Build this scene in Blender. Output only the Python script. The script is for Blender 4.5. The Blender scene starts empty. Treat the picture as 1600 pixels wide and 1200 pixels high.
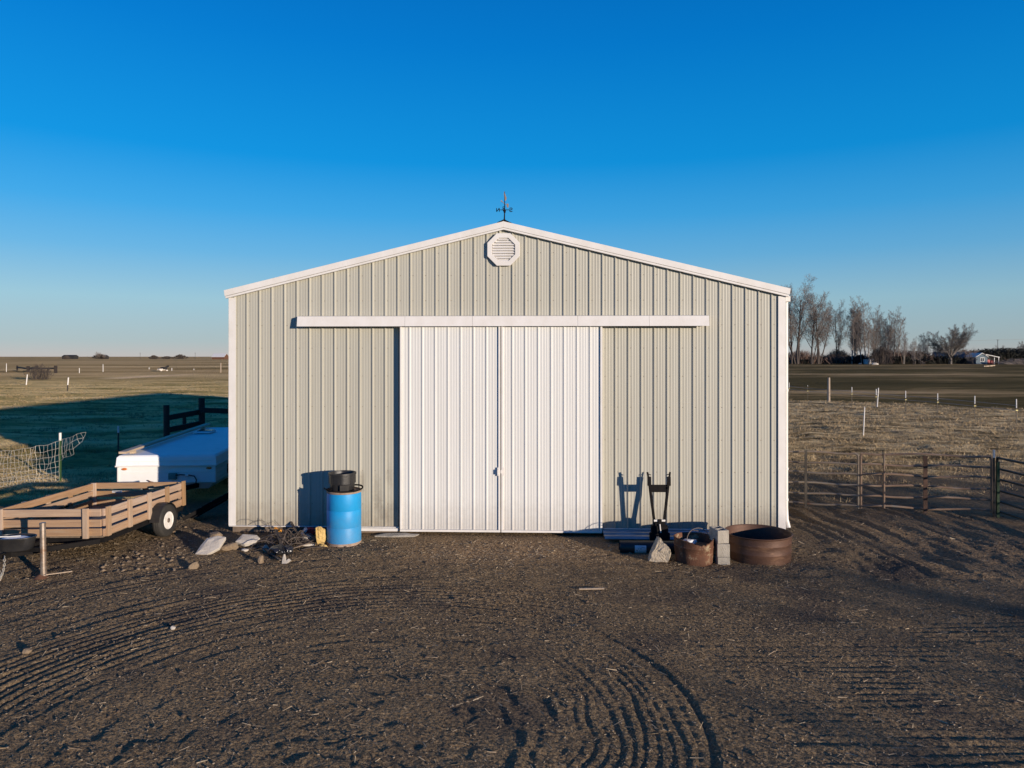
import bpy, math, random
import numpy as np
from mathutils import Vector, Matrix
R = math.radians
rnd = random.Random(7)
SC = bpy.context.scene
COL = SC.collection
# ------------------------------------------------------------------ camera model
F, HZ, CH = 1110.0, 557.0, 3.1          # focal length in photo pixels, horizon row, eye height
GZ, KS = -0.10, 1.0323                   # yard level below the barn floor, and the matching size factor
def at(px, py, z=-0.10):
    d = (CH - z) * F / (py - HZ)
    return Vector(((px - 800) / F * d, d, z))
def atd(px, d, z=0.0):
    return Vector(((px - 800) / F * d, d, z))
def zat(py, d):
    return CH - (py - HZ) / F * d

# ------------------------------------------------------------------ materials
def new_mat(name):
    m = bpy.data.materials.new(name); m.use_nodes = True
    nt = m.node_tree
    return m, nt, nt.nodes, nt.links, nt.nodes['Principled BSDF']
def mat(name, c, c2=None, scale=6.0, rough=0.6, metal=0.0, bump=0.0, bscale=40.0, stretch=(1, 1, 1), spec=0.4,
        spots=None, spot_scale=3.0, spot_at=(0.55, 0.65), detail=6.0, bdist=0.02, splash=0.0, vary=0.0):
    m, nt, N, Lk, P = new_mat(name)
    P.inputs['Roughness'].default_value = rough; P.inputs['Metallic'].default_value = metal
    P.inputs['Specular IOR Level'].default_value = spec
    tc = N.new('ShaderNodeTexCoord'); mp = N.new('ShaderNodeMapping'); mp.inputs['Scale'].default_value = stretch
    Lk.new(tc.outputs['Object'], mp.inputs['Vector'])
    c2 = c2 or tuple(x * 0.72 for x in c)
    n1 = N.new('ShaderNodeTexNoise'); n1.inputs['Scale'].default_value = scale; n1.inputs['Detail'].default_value = detail
    n1.inputs['Roughness'].default_value = 0.65
    Lk.new(mp.outputs[0], n1.inputs['Vector'])
    r1 = N.new('ShaderNodeValToRGB'); r1.color_ramp.elements[0].position = 0.32; r1.color_ramp.elements[1].position = 0.68
    r1.color_ramp.elements[0].color = (*c2, 1); r1.color_ramp.elements[1].color = (*c, 1)
    Lk.new(n1.outputs['Fac'], r1.inputs['Fac'])
    out = r1.outputs['Color']
    if spots:
        n2 = N.new('ShaderNodeTexNoise'); n2.inputs['Scale'].default_value = spot_scale; n2.inputs['Detail'].default_value = 8
        n2.inputs['Roughness'].default_value = 0.7
        Lk.new(mp.outputs[0], n2.inputs['Vector'])
        mr = N.new('ShaderNodeMapRange'); mr.inputs['From Min'].default_value = spot_at[0]; mr.inputs['From Max'].default_value = spot_at[1]
        Lk.new(n2.outputs['Fac'], mr.inputs['Value'])
        mx = N.new('ShaderNodeMixRGB'); mx.inputs['Color2'].default_value = (*spots, 1)
        Lk.new(mr.outputs[0], mx.inputs['Fac']); Lk.new(out, mx.inputs['Color1']); out = mx.outputs[0]
    if splash:                      # mud thrown up along the bottom edge
        sz = N.new('ShaderNodeSeparateXYZ'); Lk.new(tc.outputs['Object'], sz.inputs[0])
        n3 = N.new('ShaderNodeTexNoise'); n3.inputs['Scale'].default_value = 9; n3.inputs['Detail'].default_value = 9; n3.inputs['Roughness'].default_value = 0.8
        Lk.new(tc.outputs['Object'], n3.inputs['Vector'])
        ma = N.new('ShaderNodeMath'); ma.operation = 'MULTIPLY_ADD'; Lk.new(n3.outputs['Fac'], ma.inputs[0]); ma.inputs[1].default_value = -1.0; Lk.new(sz.outputs['Z'], ma.inputs[2])
        m3 = N.new('ShaderNodeMapRange'); m3.inputs['From Min'].default_value = 0.10; m3.inputs['From Max'].default_value = -0.50; m3.inputs['To Max'].default_value = splash
        Lk.new(ma.outputs[0], m3.inputs['Value'])
        x3 = N.new('ShaderNodeMixRGB'); x3.inputs['Color2'].default_value = (0.20, 0.15, 0.10, 1); Lk.new(m3.outputs[0], x3.inputs['Fac']); Lk.new(out, x3.inputs['Color1']); out = x3.outputs[0]
    if vary:
        oi = N.new('ShaderNodeObjectInfo'); mv = N.new('ShaderNodeMapRange'); mv.inputs['To Min'].default_value = 1 - vary; mv.inputs['To Max'].default_value = 1 + vary
        Lk.new(oi.outputs['Random'], mv.inputs['Value']); hv = N.new('ShaderNodeHueSaturation'); Lk.new(mv.outputs[0], hv.inputs['Value'])
        ms_ = N.new('ShaderNodeMapRange'); ms_.inputs['From Min'].default_value = 1; ms_.inputs['From Max'].default_value = 0; ms_.inputs['To Min'].default_value = 0.7; ms_.inputs['To Max'].default_value = 1.15
        Lk.new(oi.outputs['Random'], ms_.inputs['Value']); Lk.new(ms_.outputs[0], hv.inputs['Saturation']); Lk.new(out, hv.inputs['Color']); out = hv.outputs[0]
    Lk.new(out, P.inputs['Base Color'])
    if bump:
        nb = N.new('ShaderNodeTexNoise'); nb.inputs['Scale'].default_value = bscale; nb.inputs['Detail'].default_value = 5
        Lk.new(mp.outputs[0], nb.inputs['Vector'])
        b = N.new('ShaderNodeBump'); b.inputs['Strength'].default_value = bump; b.inputs['Distance'].default_value = bdist
        Lk.new(nb.outputs['Fac'], b.inputs['Height']); Lk.new(b.outputs[0], P.inputs['Normal'])
    return m

M = {}
M['panel'] = mat('painted_steel_beige', (0.435, 0.418, 0.352), (0.38, 0.362, 0.30), 3.0, 0.42, 0, 0.05, 30, (5, 5, 0.10), 0.35,
                 spots=(0.22, 0.19, 0.15), spot_scale=2.0, spot_at=(0.58, 0.95), splash=0.55)
def smudge(m, cx, cz, rx, rz_, c, amt):
    N, Lk = m.node_tree.nodes, m.node_tree.links; P = N['Principled BSDF']
    src = P.inputs['Base Color'].links[0].from_socket
    tc = N.new('ShaderNodeTexCoord'); mp = N.new('ShaderNodeMapping'); mp.vector_type = 'POINT'
    mp.inputs['Location'].default_value = (-cx / rx, 0, -cz / rz_); mp.inputs['Scale'].default_value = (1 / rx, 0.0, 1 / rz_); Lk.new(tc.outputs['Object'], mp.inputs[0])
    ln = N.new('ShaderNodeVectorMath'); ln.operation = 'LENGTH'; Lk.new(mp.outputs[0], ln.inputs[0])
    nz = N.new('ShaderNodeTexNoise'); nz.inputs['Scale'].default_value = 6; nz.inputs['Detail'].default_value = 7; nz.inputs['Roughness'].default_value = .7; Lk.new(tc.outputs['Object'], nz.inputs['Vector'])
    ad = N.new('ShaderNodeMath'); ad.operation = 'MULTIPLY_ADD'; Lk.new(nz.outputs['Fac'], ad.inputs[0]); ad.inputs[1].default_value = 2.4; Lk.new(ln.outputs['Value'], ad.inputs[2])
    mr = N.new('ShaderNodeMapRange'); mr.inputs[1].default_value = 2.0; mr.inputs[2].default_value = 1.1; mr.inputs[4].default_value = amt; Lk.new(ad.outputs[0], mr.inputs[0])
    mx = N.new('ShaderNodeMixRGB'); mx.inputs[2].default_value = (*c, 1); Lk.new(mr.outputs[0], mx.inputs[0]); Lk.new(src, mx.inputs[1]); Lk.new(mx.outputs[0], P.inputs['Base Color'])
for a_ in ((-2.28, .62, .14, .42), (-2.55, .85, .10, .30), (-2.05, .95, .10, .35), (-2.1, .3, .3, .3)): smudge(M['panel'], *a_, (0.17, 0.145, 0.115), 0.5)
M['white_panel'] = mat('painted_steel_white', (0.655, 0.645, 0.615), (0.60, 0.59, 0.56), 3.0, 0.40, 0, 0.04, 30, (5, 5, 0.12), 0.35, spots=(0.50, 0.45, 0.39), spot_scale=1.6, spot_at=(0.58, 0.95), splash=0.30)
M['trim'] = mat('white_trim', (0.71, 0.68, 0.645), (0.64, 0.605, 0.555), 3.0, 0.45, 0, 0.03, 20, (1.5, 1.5, 1.0), 0.35)
M['roof'] = mat('white_roof_steel', (0.72, 0.72, 0.70), None, 4, 0.45)
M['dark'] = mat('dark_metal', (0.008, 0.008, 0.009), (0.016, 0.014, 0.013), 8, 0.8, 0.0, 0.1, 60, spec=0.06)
M['black_plastic'] = mat('black_plastic', (0.016, 0.016, 0.018), (0.03, 0.028, 0.026), 7, 0.42, 0, 0.08, 40, spots=(0.06, 0.05, 0.04), spot_scale=5, spot_at=(0.62, 0.8))
M['rubber'] = mat('tyre_rubber', (0.022, 0.021, 0.02), (0.04, 0.036, 0.03), 12, 0.75, 0, 0.2, 80)
M['tread'] = M['rubber']
M['wood'] = mat('weathered_wood', (0.43, 0.255, 0.135), (0.29, 0.17, 0.09), 3.0, 0.75, 0, 0.25, 20, (12, 0.8, 12), 0.25, spots=(0.30, 0.23, 0.17), spot_scale=1.5, spot_at=(0.5, 0.75), vary=0.2)
M['wood_x'] = mat('weathered_wood_cross', (0.45, 0.285, 0.16), (0.31, 0.195, 0.12), 3.0, 0.75, 0, 0.25, 20, (0.8, 12, 12), 0.25, spots=(0.33, 0.26, 0.19), spot_scale=1.5, spot_at=(0.5, 0.75), vary=0.2)
M['wood_z'] = mat('weathered_wood_post', (0.46, 0.285, 0.16), (0.30, 0.20, 0.12), 3.0, 0.75, 0, 0.25, 20, (12, 12, 0.8), 0.25, spots=(0.34, 0.28, 0.21), spot_scale=1.5, spot_at=(0.5, 0.75), vary=0.2)
M['lumber'] = mat('pale_lumber', (0.52, 0.40, 0.28), (0.40, 0.30, 0.20), 3.0, 0.7, 0, 0.2, 20, (12, 0.8, 12))
M['post_dark'] = mat('dark_creosote_wood', (0.045, 0.034, 0.027), (0.028, 0.022, 0.018), 4.0, 0.85, 0, 0.4, 18, (8, 8, 1), spots=(0.12, 0.11, 0.10), spot_scale=2.0, spot_at=(0.60, 0.75))
M['post_pale'] = mat('pale_wood_post', (0.42, 0.33, 0.25), (0.30, 0.235, 0.17), 4.0, 0.8, 0, 0.3, 18, (8, 8, 1))
M['white_pvc'] = mat('white_pvc', (0.76, 0.74, 0.69), (0.62, 0.58, 0.52), 5.0, 0.5)
M['green_steel'] = mat('green_post_paint', (0.045, 0.10, 0.03), (0.03, 0.055, 0.02), 8.0, 0.55)
M['tpost'] = mat('dark_post_steel', (0.045, 0.04, 0.03), (0.07, 0.05, 0.035), 8.0, 0.7)
M['wire'] = mat('galvanised_wire', (0.45, 0.42, 0.37), (0.33, 0.30, 0.26), 9.0, 0.5, 0.2)
M['galv'] = mat('galvanised_tube', (0.32, 0.26, 0.195), (0.23, 0.175, 0.12), 5.0, 0.6, 0.1, spots=(0.20, 0.10, 0.05), spot_scale=2.5, spot_at=(0.52, 0.7))
M['gate_rust'] = mat('rust_stained_tube', (0.32, 0.215, 0.14), (0.21, 0.13, 0.08), 4.0, 0.7, 0.05, spots=(0.27, 0.23, 0.18), spot_scale=2.5, spot_at=(0.52, 0.7))
M['rusty_tube'] = mat('rusty_tube', (0.085, 0.042, 0.026), (0.045, 0.026, 0.018), 7.0, 0.8, 0.1)
M['gate_dark'] = mat('dark_green_tube', (0.018, 0.026, 0.018), (0.03, 0.03, 0.024), 6.0, 0.5)
M['blue'] = mat('blue_barrel_plastic', (0.012, 0.285, 0.60), (0.010, 0.24, 0.52), 4.0, 0.50, 0, 0.10, 14, spec=0.35, spots=(0.08, 0.34, 0.56), spot_scale=5, spot_at=(0.62, 0.78), splash=0.25)
M['rim'] = mat('rusty_pale_rim', (0.36, 0.27, 0.20), (0.20, 0.13, 0.09), 12.0, 0.7)
M['rust'] = mat('rusty_steel', (0.17, 0.075, 0.038), (0.085, 0.04, 0.024), 5.0, 0.8, 0.1, 0.25, 30, spots=(0.22, 0.14, 0.085), spot_scale=3.5, spot_at=(0.55, 0.7))
M['rust_dirt'] = mat('rusty_scaled_steel', (0.15, 0.062, 0.032), (0.075, 0.035, 0.02), 5.0, 0.85, 0.05, 0.35, 40, spots=(0.34, 0.27, 0.165), spot_scale=5.5, spot_at=(0.54, 0.66))
M['ring_steel'] = mat('rusty_ring_steel', (0.105, 0.052, 0.032), (0.07, 0.036, 0.024), 3.5, 0.62, 0.3, 0.2, 18, (1, 1, 3), spots=(0.20, 0.11, 0.065), spot_scale=2.5, spot_at=(0.55, 0.72))
M['concrete'] = mat('concrete', (0.40, 0.36, 0.30), (0.29, 0.26, 0.21), 9.0, 0.9, 0, 0.6, 60)
M['aggregate'] = mat('rough_concrete', (0.47, 0.39, 0.29), (0.31, 0.26, 0.19), 30.0, 0.92, 0, 0.9, 45, spots=(0.16, 0.13, 0.10), spot_scale=24, spot_at=(0.60, 0.66))
M['limestone'] = mat('pale_stone', (0.52, 0.47, 0.40), (0.40, 0.35, 0.29), 7.0, 0.9, 0, 0.4, 40)
M['brownstone'] = mat('brown_stone', (0.26, 0.19, 0.12), (0.18, 0.13, 0.085), 9.0, 0.92, 0, 0.6, 40)
M['camper'] = mat('white_fibreglass', (0.82, 0.82, 0.81), (0.76, 0.76, 0.75), 2.5, 0.6, 0, 0.03, 10, spec=0.15, spots=(0.52, 0.48, 0.42), spot_scale=3, spot_at=(0.60, 0.9))
M['camper_alu'] = mat('camper_white_aluminium', (0.76, 0.755, 0.735), (0.70, 0.69, 0.66), 3.0, 0.45, 0, 0.02, 10, spec=0.25, spots=(0.45, 0.40, 0.33), spot_scale=3, spot_at=(0.60, 0.95))
M['amber'] = mat('amber_lens', (0.75, 0.20, 0.02), (0.5, 0.12, 0.015), 20, 0.25, spec=0.6)
M['utility_green'] = mat('outlet_green', (0.10, 0.22, 0.20), None, 9, 0.5)
M['white_paint'] = mat('white_enamel', (0.80, 0.78, 0.74), (0.64, 0.58, 0.50), 14.0, 0.4)
M['steel'] = mat('worn_steel', (0.36, 0.30, 0.25), (0.20, 0.15, 0.11), 14.0, 0.45, 0.6, spots=(0.20, 0.11, 0.06), spot_scale=8, spot_at=(0.5, 0.65))
M['chain'] = mat('zinc_chain', (0.62, 0.58, 0.50), (0.45, 0.40, 0.33), 20, 0.4, 0.5)
M['foam'] = mat('yellow_foam', (0.66, 0.47, 0.19), (0.50, 0.32, 0.10), 10, 0.95, 0, 0.9, 25, spots=(0.18, 0.10, 0.04), spot_scale=9, spot_at=(0.60, 0.66), bdist=0.05)
M['red'] = mat('red_card', (0.38, 0.022, 0.025), (0.28, 0.016, 0.02), 9, 0.5)
M['orange'] = mat('orange_plastic', (0.70, 0.31, 0.045), (0.55, 0.22, 0.03), 9, 0.5)
M['label'] = mat('pale_sticker', (0.62, 0.64, 0.66), (0.5, 0.5, 0.52), 20, 0.5)
M['ink'] = mat('dark_ink', (0.05, 0.05, 0.06), None, 20, 0.6)
M['bag'] = mat('black_film', (0.012, 0.012, 0.014), (0.02, 0.02, 0.022), 6, 0.22, 0, 0.6, 9, spec=0.6, bdist=0.05)
M['scrapwire'] = mat('scrap_wire', (0.065, 0.052, 0.045), (0.15, 0.115, 0.085), 3, 0.6, 0.3)
M['scrapwood'] = mat('grey_scrap_wood', (0.22, 0.165, 0.12), (0.12, 0.09, 0.065), 5, 0.85, 0, 0.3, 20)
M['sheet'] = mat('steel_roof_sheet', (0.40, 0.41, 0.41), (0.30, 0.30, 0.29), 4, 0.35, 0.5)
M['bark'] = mat('bark', (0.085, 0.066, 0.055), (0.05, 0.04, 0.034), 2.0, 0.9, 0, 0.4, 6, (3, 3, 0.6))
M['pale_bark'] = mat('pale_bark', (0.34, 0.29, 0.245), (0.21, 0.175, 0.145), 1.5, 0.9, 0, 0.3, 6, (3, 3, 0.6))
M['mid_bark'] = mat('grey_bark', (0.19, 0.165, 0.145), (0.12, 0.10, 0.088), 1.5, 0.9, 0, 0.3, 6, (3, 3, 0.6))
M['twig'] = mat('twigs', (0.25, 0.205, 0.175), (0.165, 0.135, 0.115), 0.7, 0.9)
M['twig_grey'] = mat('grey_twigs', (0.19, 0.17, 0.15), (0.12, 0.105, 0.09), 0.7, 0.9)
M['twig_red'] = mat('red_brown_twigs', (0.25, 0.16, 0.12), (0.16, 0.10, 0.075), 0.7, 0.9)
M['hedge'] = mat('dark_evergreen', (0.016, 0.018, 0.014), (0.028, 0.026, 0.018), 1.0, 0.95)
M['house_blue'] = mat('blue_grey_siding', (0.10, 0.145, 0.18), None, 2, 0.7)
M['house_roof'] = mat('pale_metal_roof', (0.78, 0.75, 0.70), None, 2, 0.5)
M['barn_dark'] = mat('dark_boards', (0.03, 0.028, 0.026), None, 2, 0.8)
M['barn_blue_roof'] = mat('slate_blue_roof', (0.055, 0.075, 0.10), None, 2, 0.5)
M['glass'] = mat('window_glass', (0.05, 0.06, 0.07), None, 2, 0.1, spec=0.8)
M['cow_white'] = mat('white_hide', (0.70, 0.64, 0.55), None, 3, 0.9)
M['cow_black'] = mat('black_hide', (0.012, 0.011, 0.011), None, 3, 0.85)
M['dry'] = mat('dry_grass_blades', (0.52, 0.40, 0.24), (0.25, 0.18, 0.10), 1.2, 0.95, spec=0.1)
M['green_dry'] = mat('winter_grass_blades', (0.41, 0.30, 0.165), (0.23, 0.175, 0.085), 0.35, 0.95, spec=0.1)
M['straw'] = mat('straw', (0.50, 0.40, 0.27), (0.30, 0.22, 0.14), 2.0, 0.85, spec=0.2)
M['pebble'] = mat('pebbles', (0.30, 0.24, 0.175), (0.11, 0.083, 0.058), 4.0, 0.9, spec=0.2)
M['clod'] = mat('dirt_clods', (0.14, 0.10, 0.07), (0.09, 0.066, 0.047), 3.0, 0.95, 0, 0.5, 30, spec=0.15)
M['mound'] = mat('bare_tan_earth', (0.46, 0.34, 0.21), (0.36, 0.26, 0.155), 0.7, 0.95, 0, 0.6, 4, bdist=0.2)
M['yellow'] = mat('yellow_plastic', (0.75, 0.62, 0.22), None, 9, 0.5)

# ------------------------------------------------------------------ mesh builder
class MB:
    def __init__(s): s.v = []; s.f = []
    def add(s, vs, fs, mx=None):
        o = len(s.v)
        for p in vs:
            p = Vector(p)
            s.v.append(mx @ p if mx is not None else p)
        for f in fs: s.f.append(tuple(i + o for i in f))
        return s
    def box(s, c, d, mx=None):
        x, y, z = c; a, b, h = d[0] / 2, d[1] / 2, d[2] / 2
        vs = [(x + i * a, y + j * b, z + k * h) for k in (-1, 1) for j in (-1, 1) for i in (-1, 1)]
        return s.add(vs, [(0, 2, 3, 1), (4, 5, 7, 6), (0, 1, 5, 4), (2, 6, 7, 3), (0, 4, 6, 2), (1, 3, 7, 5)], mx)
    def bar(s, p, q, w, h, up=(0, 0, 1)):
        p, q = Vector(p), Vector(q); t = (q - p).normalized()
        sd = t.cross(Vector(up))
        if sd.length < 1e-5: sd = t.cross(Vector((0, 1, 0)))
        sd.normalize(); u = sd.cross(t)
        vs = []
        for e in (p, q):
            for a, b in ((-1, -1), (1, -1), (1, 1), (-1, 1)):
                vs.append(e + sd * a * w / 2 + u * b * h / 2)
        return s.add(vs, [(0, 3, 2, 1), (4, 5, 6, 7), (0, 1, 5, 4), (1, 2, 6, 5), (2, 3, 7, 6), (3, 0, 4, 7)])
    def tube(s, pts, r, n=6, cap=True, closed=False):
        pts = [Vector(p) for p in pts]; m = len(pts)
        rs = r if isinstance(r, (list, tuple)) else [r] * m
        o = len(s.v); ref = None
        for i, p in enumerate(pts):
            if closed: t = pts[(i + 1) % m] - pts[i - 1]
            else: t = pts[min(i + 1, m - 1)] - pts[max(i - 1, 0)]
            if t.length < 1e-9: t = Vector((0, 0, 1))
            t.normalize()
            if ref is None:
                ref = t.cross(Vector((0, 0, 1)))
                if ref.length < 0.05: ref = t.cross(Vector((1, 0, 0)))
            ref = ref - t * ref.dot(t)
            if ref.length < 1e-6: ref = t.orthogonal()
            ref.normalize(); b = t.cross(ref)
            for k in range(n):
                a = 2 * math.pi * k / n
                s.v.append(p + (ref * math.cos(a) + b * math.sin(a)) * rs[i])
        for i in range(m if closed else m - 1):
            j = (i + 1) % m
            for k in range(n):
                k2 = (k + 1) % n
                s.f.append((o + i * n + k, o + i * n + k2, o + j * n + k2, o + j * n + k))
        if cap and not closed:
            s.f.append(tuple(o + k for k in reversed(range(n)))); s.f.append(tuple(o + (m - 1) * n + k for k in range(n)))
        return s
    def lathe(s, prof, n=32, mx=None, fn=None, closed=False):
        vs = []; fs = []; m = len(prof)
        for i, (r, z) in enumerate(prof):
            for k in range(n):
                a = 2 * math.pi * k / n
                rr = fn(r, z, a) if fn else r
                vs.append((rr * math.cos(a), rr * math.sin(a), z))
        for i in range(m if closed else m - 1):
            j = (i + 1) % m
            for k in range(n):
                k2 = (k + 1) % n
                fs.append((i * n + k, i * n + k2, j * n + k2, j * n + k))
        if not closed:
            if prof[0][0] > 1e-4: fs.append(tuple(reversed(range(n))))
            if prof[-1][0] > 1e-4: fs.append(tuple((m - 1) * n + k for k in range(n)))
        return s.add(vs, fs, mx)
    def prism(s, poly, y0, y1, mx=None):      # poly in x,z extruded along y
        n = len(poly)
        vs = [(x, y0, z) for x, z in poly] + [(x, y1, z) for x, z in poly]
        fs = [tuple(range(n)), tuple(reversed(range(n, 2 * n)))] + [(i, i + n, (i + 1) % n + n, (i + 1) % n) for i in range(n)]
        return s.add(vs, fs, mx)
    def build(s, name, m, parent=None, smooth=False, bevel=0.0, ang=35):
        me = bpy.data.meshes.new(name); me.from_pydata([tuple(v) for v in s.v], [], s.f); me.validate()
        fixn(me)
        o = bpy.data.objects.new(name, me); COL.objects.link(o)
        me.materials.append(M[m] if isinstance(m, str) else m)
        if smooth:
            me.shade_smooth(); me.set_sharp_from_angle(angle=R(ang))
        if parent: o.parent = parent
        if bevel:
            b = o.modifiers.new('edge', 'BEVEL'); b.width = bevel; b.segments = 2; b.limit_method = 'ANGLE'
        return o
import bmesh
def fixn(me):
    if len(me.polygons) > 60000: return
    bm = bmesh.new(); bm.from_mesh(me); bmesh.ops.recalc_face_normals(bm, faces=bm.faces); bm.to_mesh(me); bm.free()
def tag(o, label=None, cat=None, group=None, kind=None):
    if label: o['label'] = label
    if cat: o['category'] = cat
    if group: o['group'] = group
    if kind: o['kind'] = kind
    return o
def thing(name, loc, rz=0, label=None, cat=None, group=None):
    o = bpy.data.objects.new(name, None); COL.objects.link(o); o.empty_display_size = 0.2
    o.location = loc; o.rotation_euler = (0, 0, rz)
    return tag(o, label, cat, group)
def kids(o): return [c for c in bpy.data.objects if c.parent == o]
def dup(root, loc, rz, label=None, scale=None):
    r = root.copy(); COL.objects.link(r); r.location = loc; r.rotation_euler = (0, 0, rz)
    if scale: r.scale = scale
    if label: r['label'] = label
    for ch in kids(root):
        c = ch.copy(); COL.objects.link(c); c.parent = r
    return r

# ------------------------------------------------------------------ noise + ground height
rs = np.random.RandomState(3)
TAB = rs.rand(256, 256)
def vnoise(x, y):
    xi = np.floor(x).astype(np.int64); yi = np.floor(y).astype(np.int64)
    fx = x - xi; fy = y - yi
    fx = fx * fx * fx * (fx * (fx * 6 - 15) + 10); fy = fy * fy * fy * (fy * (fy * 6 - 15) + 10)
    a = TAB[xi & 255, yi & 255]; b = TAB[(xi + 1) & 255, yi & 255]; c = TAB[xi & 255, (yi + 1) & 255]; d = TAB[(xi + 1) & 255, (yi + 1) & 255]
    return (a * (1 - fx) + b * fx) * (1 - fy) + (c * (1 - fx) + d * fx) * fy - 0.5
def fbm(x, y, o=4, g=0.5):
    s = 0; a = 1.0
    for i in range(o):
        s = s + a * vnoise(x * 2 ** i + 17.3 * i, y * 2 ** i - 9.1 * i); a *= g
    return s
def sst(a, b, x):
    t = np.clip((x - a) / (b - a), 0, 1); return t * t * (3 - 2 * t)
def circ(a, b, c):
    ax, ay = a; bx, by = b; cx, cy = c
    d = 2 * (ax * (by - cy) + bx * (cy - ay) + cx * (ay - by))
    ux = ((ax**2 + ay**2) * (by - cy) + (bx**2 + by**2) * (cy - ay) + (cx**2 + cy**2) * (ay - by)) / d
    uy = ((ax**2 + ay**2) * (cx - bx) + (bx**2 + by**2) * (ax - cx) + (cx**2 + cy**2) * (bx - ax)) / d
    return ux, uy, math.hypot(ax - ux, ay - uy)
C1 = circ((-5.03, 6.98), (-3.94, 8.75), (-1.4, 9.75))
C2 = circ((1.16, 8.04), (1.66, 6.58), (1.54, 5.35))
def height(x, y):
    x = np.asarray(x, float); y = np.asarray(y, float)
    yard = 1 - sst(14.5, 18.0, y)
    yard = yard * sst(-16, -11, x) * (1 - sst(13, 17, x)) * sst(-6, 2, y)
    h = 0.05 * fbm(x / 4.0, y / 4.0, 3)
    h = h + yard * (0.006 * fbm(x / 0.45 + 5, y / 0.45, 2) + 0.0065 * fbm(x / 0.065, y / 0.065 + 3, 2))
    # combed tyre arcs, left
    r = np.hypot(x - C1[0], y - C1[1]); th = np.arctan2(y - C1[1], x - C1[0]); rr = r - C1[2]
    wl = (1 - sst(0.0, 1.6, x)) * (1 - sst(11.0, 12.0, y)) * yard
    wob = 0.10 * vnoise(th * C1[2] / 1.3, r * 0.7)
    comb = vnoise((r + wob) / 0.085, th * C1[2] / 0.9) + 0.7 * vnoise((r + wob) / 0.19 + 40, th * C1[2] / 1.6)
    amp = 0.011 + 0.014 * np.clip(0.2 + 2.0 * vnoise(x / 1.1 + 9, y / 1.1), 0, 1)
    h = h + wl * amp * comb
    band = np.exp(-((rr + 0.10) / 0.60) ** 2) * (1 - sst(0.2, 1.4, x))
    tooth = (0.5 + 0.5 * np.cos(2 * np.pi * (rr + 0.05 * vnoise(th * 6, r)) / 0.125)) ** 2
    patch = np.clip(0.75 + 1.0 * vnoise(x / 1.2, y / 1.2 + 7), 0.1, 1)
    h = h + yard * band * (-0.038) * tooth * patch * (0.72 + 0.28 * np.cos(2 * np.pi * (th * C1[2] / 0.15 + 0.5 * np.floor(rr / 0.125))))
    # right bend
    r2 = np.hypot(x - C2[0], y - C2[1]); rr2 = r2 - C2[2]; th2 = np.arctan2(y - C2[1], x - C2[0])
    w2 = sst(-1.9, -1.3, rr2) * (1 - sst(0.12, 0.30, rr2)) * sst(-0.2, 0.9, x) * (1 - sst(8.6, 9.4, y)) * yard
    t2 = (0.5 + 0.5 * np.cos(2 * np.pi * (rr2 + 0.10 * vnoise(th2 * 5, rr2 * 4)) / 0.11)) ** 3
    h = h + w2 * (-0.014 * t2 * np.clip(0.75 + 1.0 * vnoise(x / 0.9, y / 0.9), 0.2, 1) + 0.011 * vnoise(rr2 / 0.06, th2 * C2[2] / 0.9))
    h = h - 0.016 * np.exp(-(rr2 / 0.022) ** 2) * sst(0.6, 1.1, x) * (1 - sst(8.2, 8.8, y)) * yard + 0.010 * np.exp(-((rr2 - 0.08) / 0.04) ** 2) * sst(0.6, 1.1, x) * (1 - sst(8.2, 8.8, y)) * yard
    # straight combing to the right
    w3 = sst(1.7, 2.3, x) * (1 - sst(8.8, 9.6, y)) * yard
    h = h + w3 * (0.010 * vnoise(x / 1.3, (y + 0.05 * vnoise(x, y)) / 0.095) - 0.011 * (0.5 + 0.5 * np.cos(2 * np.pi * (y + 0.06 * vnoise(x * 1.5, y * 2)) / 0.13)) ** 2 * np.clip(0.35 + vnoise(x / 0.9, y / 0.7) * 1.6, 0, 1))
    # gate ruts
    w4 = sst(4.9, 5.5, x) * (1 - sst(8.3, 9.5, x)) * sst(9.5, 11.0, y) * (1 - sst(17, 20, y))
    h = h + w4 * (0.05 * vnoise((x + 0.06 * y + 0.05 * vnoise(x, y)) / 0.13, y / 1.6) + 0.05 * fbm(x / 0.5, y / 0.9, 3))
    # churned strip in front of the barn
    w5 = sst(9.7, 10.4, y) * (1 - sst(12.2, 12.6, y)) * yard
    h = h + w5 * (0.022 * fbm(x / 0.30, y / 0.20, 4))
    # flatten under the barn
    inb = sst(-5.6, -5.2, x) * (1 - sst(5.0, 5.4, x)) * sst(12.1, 12.45, y) * (1 - sst(29, 31, y))
    h = h * (1 - inb) + 0.03 * inb
    # fields
    fld = sst(15, 20, y) * (1 - inb)
    h = h + fld * (0.10 * fbm(x / 0.9, y / 0.9, 3) * (1 - sst(60, 90, y)) + 0.12 * fbm(x / 6, y / 6, 3) * (1 - sst(150, 300, y)))
    h = h * (1 - sst(300, 600, y)) + GZ
    return h
def gh(x, y): return float(height(np.array([x]), np.array([y]))[0])
def on(px, py, dz=0.0):
    p = at(px, py); p.z = gh(p.x, p.y) + dz; return p

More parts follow.
